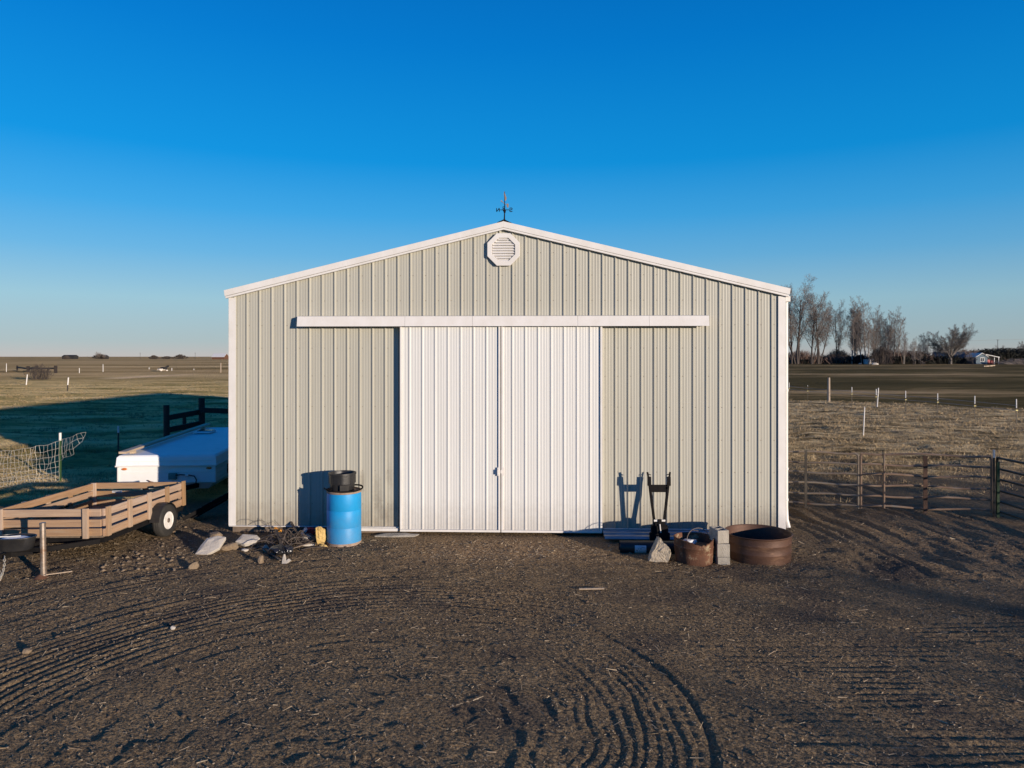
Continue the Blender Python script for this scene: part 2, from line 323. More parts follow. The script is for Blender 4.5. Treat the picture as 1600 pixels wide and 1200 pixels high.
def axis(dense0, dense1, step, lo, hi, g):
    a = list(np.arange(dense0, dense1, step)); s = step; x = a[-1]
    up = []
    while x < hi: s *= g; x += s; up.append(x)
    s = step; x = a[0]; dn = []
    while x > lo: s *= g; x -= s; dn.append(x)
    return np.array(dn[::-1] + a + up)
xs = axis(-9.6, 9.4, 0.0185, -9000, 9000, 1.05)
ys1 = np.arange(4.6, 13.0, 0.0185)
a = list(ys1); s = 0.0185; y = a[-1]
while y < 12000: s *= 1.022; y += s; a.append(y)
dn = []; s = 0.0185; y = a[0]
while y > -120: s *= 1.06; y -= s; dn.append(y)
ys = np.array(dn[::-1] + a)
XX, YY = np.meshgrid(xs, ys)
ZZ = height(XX, YY)
nx, ny = len(xs), len(ys)
me = bpy.data.meshes.new('ground')
me.vertices.add(nx * ny)
me.vertices.foreach_set('co', np.stack([XX, YY, ZZ], -1).astype(np.float32).ravel())
idx = np.arange(nx * ny).reshape(ny, nx)
q = np.stack([idx[:-1, :-1], idx[:-1, 1:], idx[1:, 1:], idx[1:, :-1]], -1).reshape(-1, 4)
me.loops.add(q.size); me.loops.foreach_set('vertex_index', q.astype(np.int32).ravel())
me.polygons.add(len(q)); me.polygons.foreach_set('loop_start', (np.arange(len(q)) * 4).astype(np.int32))
me.polygons.foreach_set('use_smooth', np.ones(len(q), bool))
me.update()
# land cover: R grass, G straw-strewn earth, B damp earth
n = fbm(XX / 1.7, YY / 1.7, 4)
gl = sst(14.6, 16.2, YY + 1.6 * n) * (1 - sst(-5.0, -4.0, XX))
gr = sst(17.5, 23.0, YY + 4.5 * n) * sst(3.0, 4.5, XX)
gm = np.clip(gl + gr + sst(31, 33, YY), 0, 1)
strawm = np.exp(-(((XX + 0.2) / 1.7) ** 2 + ((YY - 11.7) / 0.75) ** 2)) + 0.5 * sst(5.5, 7, XX) * sst(8.5, 10.5, YY) * (1 - sst(14, 16, YY))
damp = np.clip(1.8 * fbm(XX / 0.8 + 4, YY / 0.8, 3) - 0.25, 0, 1) * (1 - gm) + 0.8 * np.exp(-(((XX - 6.0) / 0.35) ** 2 + ((YY - 10.9) / 0.5) ** 2))
beyond = sst(0.0, 3.0, YY - (51 - 0.86 * (XX - 19.6)) + 1.2 * n) * sst(4, 6, XX)       # pasture past the electric fence
colr = np.stack([gm, np.clip(strawm, 0, 1), np.clip(damp, 0, 1), np.ones_like(gm)], -1)
at_ = me.color_attributes.new('cover', 'FLOAT_COLOR', 'POINT'); at_.data.foreach_set('color', colr.astype(np.float32).ravel())
bare = 1 - sst(0.75, 1.1, np.hypot((XX + 58.5) / 2.9, (YY - 116) / 15) + 0.25 * fbm(XX / 3, YY / 6, 2))
at3 = me.attributes.new('bare', 'FLOAT', 'POINT'); at3.data.foreach_set('value', bare.astype(np.float32).ravel())
at2 = me.attributes.new('pasture', 'FLOAT', 'POINT'); at2.data.foreach_set('value', beyond.astype(np.float32).ravel())
ground = bpy.data.objects.new('ground', me); COL.objects.link(ground); tag(ground, kind='structure')

def ground_mat():
    m, nt, N, L, P = new_mat('earth_and_field')
    P.inputs['Roughness'].default_value = 0.95; P.inputs['Specular IOR Level'].default_value = 0.12
    tc = N.new('ShaderNodeTexCoord')
    def noise(scale, st=(1, 1, 1), det=6, rough=0.6):
        mp = N.new('ShaderNodeMapping'); mp.inputs['Scale'].default_value = st; L.new(tc.outputs['Object'], mp.inputs[0])
        t = N.new('ShaderNodeTexNoise'); t.inputs['Scale'].default_value = scale; t.inputs['Detail'].default_value = det; t.inputs['Roughness'].default_value = rough
        L.new(mp.outputs[0], t.inputs['Vector']); return t.outputs['Fac']
    def ramp(fac, *st):
        r = N.new('ShaderNodeValToRGB'); e = r.color_ramp.elements
        e[0].position, e[0].color = st[0][0], (*st[0][1], 1); e[1].position, e[1].color = st[-1][0], (*st[-1][1], 1)
        for p, c in st[1:-1]:
            k = e.new(p); k.color = (*c, 1)
        L.new(fac, r.inputs[0]); return r.outputs[0]
    def mix(f, a, b):
        x = N.new('ShaderNodeMixRGB'); L.new(f, x.inputs[0]); L.new(a, x.inputs[1])
        if isinstance(b, tuple): x.inputs[2].default_value = (*b, 1)
        else: L.new(b, x.inputs[2])
        return x.outputs[0]
    def mth(op, a, b):
        x = N.new('ShaderNodeMath'); x.operation = op
        for i, k in enumerate((a, b)):
            if isinstance(k, (int, float)): x.inputs[i].default_value = k
            else: L.new(k, x.inputs[i])
        x.use_clamp = False
        return x.outputs[0]
    ca = N.new('ShaderNodeAttribute'); ca.attribute_name = 'cover'; sp = N.new('ShaderNodeSeparateColor'); L.new(ca.outputs['Color'], sp.inputs[0])
    pa = N.new('ShaderNodeAttribute'); pa.attribute_name = 'pasture'
    dirt = ramp(noise(1.3, det=8, rough=0.7), (0.3, (0.120, 0.080, 0.044)), (0.55, (0.170, 0.115, 0.062)), (0.75, (0.215, 0.150, 0.083)))
    dirt = mix(ramp(noise(55, det=3), (0.45, (0, 0, 0)), (0.70, (0.85, 0.85, 0.85))), dirt, (0.27, 0.205, 0.13))
    dirt = mix(ramp(noise(85, det=3), (0.34, (0.75, 0.75, 0.75)), (0.48, (0, 0, 0))), dirt, (0.06, 0.042, 0.026))
    dirt = mix(sp.outputs[2], dirt, (0.085, 0.064, 0.047))
    strawc = ramp(noise(28, det=5, rough=0.75), (0.35, (0.14, 0.09, 0.05)), (0.52, (0.30, 0.19, 0.10)), (0.68, (0.50, 0.37, 0.22)))
    dirt = mix(mth('MULTIPLY', sp.outputs[1], 0.75), dirt, strawc)
    sepx = N.new('ShaderNodeSeparateXYZ'); L.new(tc.outputs['Object'], sepx.inputs[0])
    side = N.new('ShaderNodeMapRange'); side.inputs[1].default_value = -2; side.inputs[2].default_value = 3; L.new(sepx.outputs['X'], side.inputs[0])
    gl = ramp(noise(0.30, (0.30, 1, 1), 9, 0.72), (0.37, (0.15, 0.125, 0.04)), (0.45, (0.34, 0.26, 0.10)), (0.53, (0.62, 0.435, 0.20)), (0.66, (0.76, 0.56, 0.29)))
    gr = ramp(noise(1.1, (0.45, 1, 1), 9, 0.75), (0.39, (0.075, 0.054, 0.030)), (0.47, (0.25, 0.185, 0.10)), (0.58, (0.52, 0.39, 0.225)), (0.70, (0.66, 0.52, 0.33)))
    grass = mix(side.outputs[0], gl, gr)
    far = ramp(noise(0.030, (0.20, 1, 1), 8, 0.66), (0.38, (0.16, 0.115, 0.05)), (0.46, (0.31, 0.21, 0.095)), (0.54, (0.48, 0.33, 0.165)), (0.64, (0.62, 0.44, 0.23)))
    fm = N.new('ShaderNodeMapRange'); fm.inputs[1].default_value = 75; fm.inputs[2].default_value = 125; L.new(sepx.outputs['Y'], fm.inputs[0])
    grass = mix(fm.outputs[0], grass, far)
    past = ramp(noise(0.045, (0.22, 1, 1), 8, 0.70), (0.40, (0.046, 0.038, 0.017)), (0.50, (0.085, 0.066, 0.031)), (0.56, (0.24, 0.17, 0.09)), (0.64, (0.36, 0.26, 0.15)))
    grass = mix(pa.outputs['Fac'], grass, past)
    ba = N.new('ShaderNodeAttribute'); ba.attribute_name = 'bare'
    grass = mix(ba.outputs['Fac'], grass, (0.66, 0.47, 0.28))
    L.new(mix(sp.outputs[0], dirt, grass), P.inputs['Base Color'])
    # relief: fine crumbs on earth, coarser sward relief on grass
    hb = mth('ADD', mth('MULTIPLY', noise(38, det=5, rough=0.7), 0.014), mth('MULTIPLY', noise(140, det=2), 0.004))
    gb = mth('MULTIPLY', noise(6.0, det=6, rough=0.75), 0.26)
    gbm = mth('MULTIPLY', gb, sp.outputs[0])
    b = N.new('ShaderNodeBump'); b.inputs['Strength'].default_value = 1.0; b.inputs['Distance'].default_value = 1.0
    L.new(mth('ADD', hb, gbm), b.inputs['Height'])
    def tilt(scale, st=(1, 1, 1)):
        mp = N.new('ShaderNodeMapping'); mp.inputs['Scale'].default_value = st; L.new(tc.outputs['Object'], mp.inputs[0])
        t = N.new('ShaderNodeTexNoise'); t.inputs['Scale'].default_value = scale; t.inputs['Detail'].default_value = 3; t.inputs['Roughness'].default_value = 0.8; L.new(mp.outputs[0], t.inputs['Vector'])
        v = N.new('ShaderNodeVectorMath'); v.operation = 'SUBTRACT'; L.new(t.outputs['Color'], v.inputs[0]); v.inputs[1].default_value = (.5, .5, .5); return v.outputs[0]
    tv = N.new('ShaderNodeVectorMath'); tv.operation = 'MULTIPLY'; L.new(tilt(31.0), tv.inputs[0]); tv.inputs[1].default_value = (11, 11, 0)
    ts = N.new('ShaderNodeVectorMath'); ts.operation = 'SCALE'; L.new(tv.outputs[0], ts.inputs[0]); L.new(mth('ADD', mth('MULTIPLY', sp.outputs[0], 0.65), 0.35), ts.inputs['Scale'])
    ta = N.new('ShaderNodeVectorMath'); ta.operation = 'ADD'; L.new(ts.outputs[0], ta.inputs[0]); L.new(b.outputs[0], ta.inputs[1])
    tn = N.new('ShaderNodeVectorMath'); tn.operation = 'NORMALIZE'; L.new(ta.outputs[0], tn.inputs[0]); L.new(tn.outputs[0], P.inputs['Normal'])
    return m
gmat = ground_mat()
try: gmat.use_bump_map_correction = False
except Exception: pass
try: gmat.cycles.use_bump_map_correction = False
except Exception: pass
me.materials.append(gmat)

# ------------------------------------------------------------------ scattered litter (numpy)
def mesh_from(name, co, faces_n, nper, m):
    me = bpy.data.meshes.new(name); me.vertices.add(len(co)); me.vertices.foreach_set('co', co.astype(np.float32).ravel())
    fl = faces_n.astype(np.int32)
    me.loops.add(fl.size); me.loops.foreach_set('vertex_index', fl.ravel())
    me.polygons.add(len(fl)); me.polygons.foreach_set('loop_start', (np.arange(len(fl)) * nper).astype(np.int32)); me.update()
    me.materials.append(M[m]); o = bpy.data.objects.new(name, me); COL.objects.link(o); return o
def in_frame(x, y, mx=830):
    return np.abs(x) / y * F < mx
def ok_yard(x, y): return in_frame(x, y) & ~((x > -5.15) & (x < 4.85) & (y > 12.3))
rg = np.random.RandomState(11)
# straw bits
def straws(nm, nn, xr, yr, L0, L1, w, label, seed, dens=None):
    g = np.random.RandomState(seed)
    x = g.uniform(*xr, nn); y = g.uniform(*yr, nn); k = ok_yard(x, y)
    if dens is not None: k &= g.rand(nn) < dens(x, y)
    x, y = x[k], y[k]; n = len(x); z = height(x, y)
    a = g.uniform(0, 2 * np.pi, n); ln = L0 + (L1 - L0) * g.rand(n) ** 3; t = g.normal(0, 0.18, n)
    d = np.stack([np.cos(a) * np.cos(t), np.sin(a) * np.cos(t), np.sin(t)], -1) * ln[:, None] / 2
    sd = np.stack([-np.sin(a), np.cos(a), g.normal(0, 0.6, n)], -1) * (w * g.uniform(0.6, 1.5, n))[:, None]
    c = np.stack([x, y, z + 0.006 + np.abs(d[:, 2]) * 0.8], -1)
    co = np.stack([c - d - sd, c - d + sd, c + d + sd * 0.5, c + d - sd * 0.5], 1).reshape(-1, 3)
    o = mesh_from(nm, co, np.arange(n * 4).reshape(-1, 4), 4, 'straw')
    return tag(o, label, 'straw', kind='stuff')
straws('straw_litter', 16000, (-9, 9), (4.7, 15), 0.02, 0.12, 0.0021, 'loose straw and stalks scattered over the dark yard dirt', 5)
straws('chaff_litter', 9000, (-2.6, 2.4), (10.2, 12.5), 0.015, 0.09, 0.0028, 'dense tan chaff spread in front of the sliding doors', 6,
       lambda x, y: np.exp(-((x + 0.1) / 1.4) ** 2 - ((y - 11.7) / 0.6) ** 2))
# stones: jittered octahedra
def stones(nm, nn, xr, yr, s0, s1, m, label, cat, seed, dens=None, sink=0.25):
    g = np.random.RandomState(seed)
    x = g.uniform(*xr, nn); y = g.uniform(*yr, nn); k = ok_yard(x, y)
    if dens is not None: k &= g.rand(nn) < dens(x, y)
    x, y = x[k], y[k]; n = len(x); z = height(x, y)
    s = s0 + (s1 - s0) * g.rand(n) ** 4
    base = np.array([[1, 0, 0], [0, 1, 0], [-1, 0, 0], [0, -1, 0], [0, 0, 1], [0, 0, -1], [.6, .6, .55], [-.6, .6, .5], [-.6, -.6, .55], [.6, -.6, .5]])
    a = g.uniform(0, 2 * np.pi, n); ca, sa = np.cos(a), np.sin(a)
    p = base[None] * g.uniform(0.65, 1.15, (n, 10, 1)) * np.array([1.25, 0.9, 0.7])
    px_ = p[..., 0] * ca[:, None] - p[..., 1] * sa[:, None]; py_ = p[..., 0] * sa[:, None] + p[..., 1] * ca[:, None]
    co = np.stack([px_, py_, p[..., 2]], -1) * s[:, None, None] + np.stack([x, y, z + s * (0.55 - sink)], -1)[:, None]
    fs = [(4, 6, 7), (4, 7, 8), (4, 8, 9), (4, 9, 6), (6, 0, 1), (6, 1, 7), (7, 1, 2), (7, 2, 8), (8, 2, 3), (8, 3, 9), (9, 3, 0), (9, 0, 6), (5, 1, 0), (5, 2, 1), (5, 3, 2), (5, 0, 3)]
    ff = (np.array(fs)[None] + (np.arange(n) * 10)[:, None, None]).reshape(-1, 3)
    o = mesh_from(nm, co.reshape(-1, 3), ff, 3, m)
    return tag(o, label, cat, kind='stuff')
stones('gravel', 34000, (-9.5, 9.5), (4.7, 15), 0.002, 0.014, 'pebble', 'small pale pebbles scattered through the yard dirt', 'gravel', 21)
stones('dirt_clods', 5000, (-9.5, 10), (4.7, 15.5), 0.006, 0.034, 'clod', 'crumbly dark clods of earth across the yard', 'dirt', 22,
       lambda x, y: np.clip(0.25 + 0.25 * sst(9.8, 10.8, y) * (x < -1) + 0.9 * sst(4.5, 5.5, x) * sst(9, 11, y), 0, 1), sink=0.5)
stones('rubble', 260, (-6.3, -4.9), (10.6, 13.4), 0.008, 0.045, 'brownstone', 'loose brown rubble in the dirt between trailer wheel and barn corner', 'rubble', 23, sink=0.5)

# dry grass tufts on the fields
def blades(nm, nt, nb, xr, yr, hmin, hmax, w, m, label, seed, keep):
    g = np.random.RandomState(seed)
    u = g.rand(nt); y = 1 / (1 / yr[0] + u * (1 / yr[1] - 1 / yr[0]))         # thinner with distance
    x = xr[0] + (xr[1] - xr[0]) * g.rand(nt)
    k = in_frame(x, y, 860) & keep(x, y, g); x, y = x[k], y[k]; n0 = len(x)
    sz = hmin + (hmax - hmin) * g.rand(n0) ** 2.5
    x = np.repeat(x, nb); y = np.repeat(y, nb); sz = np.repeat(sz, nb); n = len(x)
    x = x + g.normal(0, 1, n) * sz * 0.7; y = y + g.normal(0, 1, n) * sz * 0.5
    z = height(x, y)
    a = g.uniform(0, 2 * np.pi, n); hh = sz * g.uniform(0.4, 1.1, n); ln = g.normal(0, 0.7, (n, 2)) * hh[:, None]
    ww = w * g.uniform(0.6, 1.4, n) * np.clip(y / 22, 0.7, 2.2)
    b = np.stack([x, y, z - 0.02], -1); sd = np.stack([np.cos(a), np.sin(a), 0 * a], -1) * ww[:, None]
    t = b + np.stack([ln[:, 0], ln[:, 1], hh], -1)
    co = np.stack([b - sd, b + sd, t], 1).reshape(-1, 3)
    o = mesh_from(nm, co, np.arange(n * 3).reshape(-1, 3), 3, m)
    return tag(o, label, 'grass', kind='stuff')
pn = lambda x, y: fbm(x / 1.7, y / 1.7, 4)
fence_y = lambda x: 51 - 0.86 * (x - 19.6)
blades('dry_grass', 75000, 7, (5.0, 48), (15.3, 62), 0.05, 0.17, 0.010, 'dry', 'short dry tan grass of the paddock behind the tube gates', 31,
       lambda x, y, g: (g.rand(len(x)) < sst(15.5, 22, y + 6 * pn(x, y)) * np.clip(0.55 + 1.5 * fbm(x / 0.9, y / 0.6, 3), 0.03, 1)) & (y < fence_y(x) + 2) & (x > 5.2))
blades('winter_grass', 90000, 7, (-70, -4.2), (15.2, 90), 0.04, 0.15, 0.011, 'green_dry', 'short winter grass of the field left of the barn', 32,
       lambda x, y, g: (g.rand(len(x)) < sst(14.8, 16.8, y + 1.6 * pn(x, y)) * np.clip(0.55 + 1.4 * fbm(x / 1.6, y / 0.9, 3), 0.05, 1)) & ~((x > -5.4) & (y < 31)))

# ------------------------------------------------------------------ barn
TH = R(1.9); BC, BS = math.cos(TH), math.sin(TH); BX0, BY0 = -0.149, 12.69
barn = thing('metal_barn', (BX0, BY0, 0), -TH, 'beige ribbed steel barn with white trim and double white sliding doors', 'barn')
def bx(px, y=0.0):
    k = px - 800
    return (k * (BY0 + y * BC) - F * (BX0 + y * BS)) / (F * BC + k * BS)
def bw(x, y, z=0): return Vector((BX0 + x * BC + y * BS, BY0 - x * BS + y * BC, z))
def bz(py, px, y=0.0):
    d = BY0 - bx(px, y) * BS + y * BC
    return CH - (py - HZ) / F * d
W2, LEN, APEX, SL = 4.955, 17.0, 5.5, 0.24
rz = lambda x: APEX - SL * abs(x)
PER = 0.2286
def ribbed(x0, x1, phase, ztop, zbot, y=0.0, mx=None, kinks=(), rh=0.021):
    """vertical-ribbed steel sheet between x0 and x1, raised ribs toward -y"""
    pts = []
    k0 = int(math.floor((x0 - phase) / PER)) - 1
    prof = [(-0.024, 0), (-0.009, rh), (0.009, rh), (0.024, 0)]
    for c in (0.066, 0.116, 0.163):
        prof += [(c - 0.011, 0), (c - 0.004, 0.0022), (c + 0.004, 0.0022), (c + 0.011, 0)]
    for k in range(k0, k0 + int((x1 - x0) / PER) + 4):
        for dx, dy in prof:
            xx = phase + k * PER + dx
            if x0 < xx < x1: pts.append((xx, y - dy))
    pts = [(x0, y)] + pts + [(x1, y)]
    for kx in kinks:
        pts.append((kx, y)) if not any(abs(kx - p[0]) < 0.026 for p in pts) else None
    pts.sort()
    mb = MB(); vs = []; fs = []
    for xx, yy in pts: vs += [(xx, yy, zbot), (xx, yy, ztop(xx) if callable(ztop) else ztop)]
    for i in range(len(pts) - 1): fs.append((2 * i, 2 * i + 2, 2 * i + 3, 2 * i + 1))
    mb.add(vs, fs, mx); return mb
PH = -0.070
wall = ribbed(-W2, W2, PH, lambda x: rz(x) - 0.06, 0.05, kinks=(0,))
wf = wall.build('front_wall', 'panel', barn)
mx = Matrix.Translation((-W2, 0, 0)) @ Matrix.Rotation(R(-90), 4, 'Z')
sw = ribbed(-LEN, 0, 0.0, rz(W2) - 0.06, 0.05, mx=mx); sw.build('side_wall', 'panel', barn)
mx = Matrix.Translation((W2, 0, 0)) @ Matrix.Rotation(R(90), 4, 'Z')
sw = ribbed(0, LEN, 0.0, rz(W2) - 0.06, 0.05, mx=mx); sw.build('side_wall', 'panel', barn)
mx = Matrix.Translation((0, LEN, 0)) @ Matrix.Rotation(R(180), 4, 'Z')
ribbed(-W2, W2, 0, lambda x: rz(x) - 0.06, 0.05, mx=mx).build('back_wall', 'panel', barn)
for sg in (-1, 1):
    mb = MB(); E = 5.035
    mb.prism([(0, APEX - 0.012), (sg * E, rz(E) - 0.012), (sg * E, rz(E) - 0.05), (0, APEX - 0.05)], -0.055, LEN + 0.1)
    mb.build('roof_slope', 'roof', barn)
    # rake trim: upper fascia + lower lip, butt-jointed
    zt, zm, zb = 0.0, 0.108, 0.146
    mb = MB(); mb.prism([(0, APEX - zt), (sg * E, rz(E) - zt), (sg * (E - 0.015), rz(E) - zm), (0, APEX - zm)], -0.085, -0.058)
    mb.prism([(0, APEX - zm - 0.003), (sg * (E - 0.02), rz(E) - zm - 0.003), (sg * (E - 0.03), rz(E) - zb), (0, APEX - zb)], -0.075, -0.024)
    mb.build('rake_trim', 'trim', barn, bevel=0.003)
    # corner trim
    mb = MB(); x1 = sg * (W2 + 0.012); ztc = rz(W2) - zb - 0.003
    mb.box((sg * (W2 - 0.052), -0.027, (0.05 + ztc) / 2), (0.128, 0.006, ztc - 0.05))
    mb.box((x1, 0.045, (0.05 + ztc) / 2), (0.006, 0.15, ztc - 0.05))
    mb.build('corner_trim', 'trim', barn)
mb = MB(); mb.prism([(-0.16, rz(0.16) + 0.004), (0, APEX + 0.012), (0.16, rz(0.16) + 0.004), (0, APEX + 0.0)], -0.05, LEN)
mb.build('ridge_cap', 'roof', barn)
# base flashing, skirt boards
xd0, xd1 = bx(624), bx(942)
for xa_, xb_ in ((-W2, xd0), (xd1, W2)):
    mb = MB(); mb.box(((xa_ + xb_) / 2, -0.022, 0.043), (xb_ - xa_, 0.05, 0.012)); mb.build('base_flashing', 'trim', barn)
    mb = MB(); mb.box(((xa_ + xb_) / 2, 0.02, -0.06), (xb_ - xa_ - 0.1, 0.04, 0.185)); mb.build('skirt_board', 'scrapwood', barn)
mb = MB(); mb.box(((bx(563) + xd0) / 2, -0.06, 0.008), (xd0 - bx(563), 0.05, 0.05)); mb.build('door_guide_rail', 'trim', barn)
# fastener heads
mb = MB(); k = -30
for k in range(-24, 25):
    xx = PH + k * PER + 0.045
    if abs(xx) > W2 - 0.1: continue
    for zz in (0.45, 1.05, 1.62, 2.2, 2.75, 3.25, 3.66, 4.1, 4.55, 4.95):
        if zz > rz(xx) - 0.25: continue
        if xd0 - 0.02 < xx < xd1 + 0.02 and zz < 3.75: continue
        if bx(463) < xx < bx(1109) and 3.5 < zz < 3.9: continue
        mb.tube([(xx, -0.0, zz), (xx, -0.005, zz)], 0.006, 6)
tag(mb.build('fastener_heads', 'scrapwood', barn), kind='stuff')
# louvred vent
vz = bz(390.6, 787); octr = lambda r: [(r * math.cos(R(22.5 + 45 * i)), vz + r * math.sin(R(22.5 + 45 * i))) for i in range(8)]
mb = MB(); o1, o2 = octr(0.312), octr(0.222)
vs = [(x, y, z) for y in (-0.07, -0.022) for ring in (o1, o2) for x, z in ring]
fs = []
for i in range(8):
    j = (i + 1) % 8
    fs += [(i, j, 8 + j, 8 + i), (16 + i, 24 + i, 24 + j, 16 + j), (i, 16 + i, 16 + j, j), (8 + i, 8 + j, 24 + j, 24 + i)]
mb.add(vs, fs); vent = mb.build('gable_vent', 'trim', barn, bevel=0.004)
mb = MB(); mb.prism(octr(0.222), -0.029, -0.024); mb.build('vent_back', 'trim', vent)
for i in range(9):
    zz = vz - 0.188 + i * 0.047
    hw = min(0.204, 0.29 - abs(zz - vz)) - 0.006
    mb = MB(); mb.bar((-hw, -0.047, zz), (hw, -0.047, zz), 0.045, 0.005, up=(0, -0.80, 0.60)); mb.build('louvre_slat', 'trim', vent)
# sliding doors
DT, DB = bz(510, 787, -0.09), bz(831, 787, -0.09)
dm = bx(782.5, -0.12)
for nm, xa, xb in (('sliding_door', bx(625, -0.12), dm - 0.008), ('sliding_door', dm + 0.008, bx(941, -0.12))):
    d = MB(); zb, zt = DB + 0.04, DT
    d = ribbed(xa + 0.03, xb - 0.03, PH, zt, zb, y=-0.105, rh=0.015)
    do = d.build(nm, 'white_panel', barn)
    f = MB()
    for xe in (xa + 0.0175, xb - 0.0175): f.box((xe, -0.09, (zt + zb) / 2), (0.035, 0.09, zt - zb))
    f.box(((xa + xb) / 2, -0.095, DB + 0.019), (xb - xa, 0.08, 0.038))
    f.build('door_frame', 'trim', do, bevel=0.004)
    b = MB(); b.box(((xa + xb) / 2, -0.07, (zt + zb) / 2), (xb - xa - 0.075, 0.03, zt - zb - 0.01)); b.build('door_core', 'trim', do)
    if xa < dm - 0.1:
        lz = bz(737, 780, -0.14)
        l = MB(); l.box((dm - 0.035, -0.142, lz), (0.05, 0.014, 0.15)); l.box((dm - 0.045, -0.165, lz), (0.03, 0.035, 0.085)); l.build('latch', 'trim', do, bevel=0.003)
    else:
        l = MB(); l.box((dm + 0.032, -0.142, lz), (0.045, 0.014, 0.15)); l.box((dm + 0.012, -0.155, lz), (0.035, 0.008, 0.06)); l.build('latch_plate', 'trim', do, bevel=0.003)
b = MB(); b.box((dm, -0.055, 1.8), (0.10, 0.02, 3.5)); b.build('centre_post', 'dark', barn)
# track cover
xa, xb = bx(463, -0.2), bx(1109, -0.2)
zt, zb = bz(494, 787, -0.2), bz(509.5, 787, -0.2)
seg = [xa, bx(632, -0.2), bx(738, -0.2), bx(903, -0.2), bx(1015, -0.2), xb]
tc = None
for i in range(5):
    mb = MB(); e = 0.002
    a, b = seg[i] + e, seg[i + 1] - e
    pr = [(-0.03, zt + 0.02), (-0.155, zt + 0.004), (-0.185, zb), (-0.178, zb), (-0.150, zt - 0.004), (-0.03, zt + 0.012)]
    vs = [(a, y, z) for y, z in pr] + [(b, y, z) for y, z in pr]; n = len(pr)
    fs = [tuple(range(n)), tuple(range(n, 2 * n))] + [(k, (k + 1) % n, (k + 1) % n + n, k + n) for k in range(n)]
    mb.add(vs, fs)
    if i == 0 or i == 4:
        xx = xa + 0.004 if i == 0 else xb - 0.004
        mb.box((xx, -0.09, (zt + zb) / 2), (0.004, 0.11, (zt - zb) * 0.8))
    mb.build('track_cover', 'trim', barn)
mb = MB(); mb.box(((xa + xb) / 2, -0.085, zb + 0.045), (xb - xa - 0.1, 0.06, 0.05)); mb.build('door_track', 'trim', barn)
# gutter and downspout on the right side
mb = MB(); mb.box((W2 + 0.075, LEN / 2, rz(W2) - 0.19), (0.10, LEN - 0.1, 0.10)); gt = mb.build('gutter', 'trim', barn, bevel=0.01)
mb = MB(); mb.tube([(W2 + 0.075, 0.14, rz(W2) - 0.23), (W2 + 0.075, 0.14, 0.42), (W2 + 0.08, 0.13, 0.20), (W2 + 0.10, 0.09, 0.06)], [0.036, 0.036, 0.038, 0.042], 10)
for zz in (0.55, 1.1, 2.5): mb.tube([(W2 + 0.075, 0.14, zz - 0.02), (W2 + 0.075, 0.14, zz + 0.02)], 0.043, 10)
mb.build('downspout', 'trim', barn, smooth=True)

# ------------------------------------------------------------------ weather vane
vb = bw(bx(788), 0.02, APEX + 0.005)
vane = thing('weather_vane', vb, -TH, 'small black weather vane with backwards N and S letters on the roof peak', 'weather vane')
mb = MB(); mb.prism([(-0.125, -0.045), (0, 0.012), (0.14, -0.06), (0.14, -0.035), (0, 0.035), (-0.125, -0.02)], -0.09, 0.14); mb.build('ridge_saddle', 'dark', vane)
H = 0.565
mb = MB(); mb.tube([(0, 0, 0.01), (0, 0, 0.06), (0.005, 0, 0.20), (0.005, 0, H - 0.02)], [0.03, 0.012, 0.009, 0.006], 8); mb.lathe([(0.0, 0.185), (0.02, 0.19), (0.025, 0.205), (0.02, 0.22), (0, 0.225)], 10)
mb.tube([(-0.03, 0, 0.0), (0, 0, 0.06), (0.03, 0, 0.0)], 0.006, 6)
mb.build('mast', 'dark', vane)
mb = MB(); mb.tube([(-0.10, 0, 0.218), (0.10, 0, 0.218)], 0.006, 6); mb.tube([(0, -0.10, 0.218), (0, 0.10, 0.218)], 0.006, 6); mb.build('compass_arm', 'dark', vane)
s_ = 0.032
mb = MB(); x0 = -0.108
for p, q in (((x0 - s_ * .75, -s_), (x0 - s_ * .75, s_)), ((x0 + s_ * .75, -s_), (x0 + s_ * .75, s_)), ((x0 + s_ * .75, s_), (x0 - s_ * .75, -s_))):
    pass
def strokes(name, polys, cx, cz):
    mb = MB()
    for pl in polys: mb.tube([(cx + x, 0, cz + z) for x, z in pl], 0.0075, 6)
    return mb.build(name, 'dark', vane)
strokes('letter_n', [[(-.024, -.032), (-.024, .032)], [(.024, -.032), (.024, .032)], [(.024, .032), (-.024, -.032)]], -0.115, 0.218)
strokes('letter_s', [[(-.024, .020), (-.016, .032), (.016, .032), (.024, .018), (.014, .004), (-.014, -.004), (-.024, -.018), (-.016, -.032), (.016, -.032), (.024, -.020)]], 0.118, 0.218)
strokes('letter_w', [[(-.02, .03), (-.01, -.03), (0, .01), (.01, -.03), (.02, .03)]], 0.0, 0.218).location = (0, 0.115, 0)
strokes('letter_e', [[(.02, .03), (-.02, .03), (-.02, -.03), (.02, -.03)], [(-.02, 0), (.015, 0)]], 0.0, 0.218).location = (0, -0.115, 0)
mb = MB(); mb.tube([(-0.058, 0, 0.375), (0.065, 0, 0.29)], 0.006, 6)
mb.prism([(-0.058, 0.392), (-0.035, 0.378), (-0.032, 0.352), (-0.065, 0.372)], -0.004, 0.004)
mb.prism([(0.045, 0.325), (0.066, 0.335), (0.078, 0.31), (0.074, 0.262), (0.058, 0.255), (0.04, 0.28)], -0.004, 0.004); mb.build('arrow', 'rim', vane)
mb = MB(); mb.prism([(0.0, 0.38), (0.012, 0.372), (0.036, 0.40), (0.040, 0.44), (0.026, 0.46), (0.022, 0.49), (0.005, 0.52), (-0.002, 0.555), (-0.008, 0.50), (-0.002, 0.44)], -0.005, 0.005); mb.build('ornament', 'rim', vane)

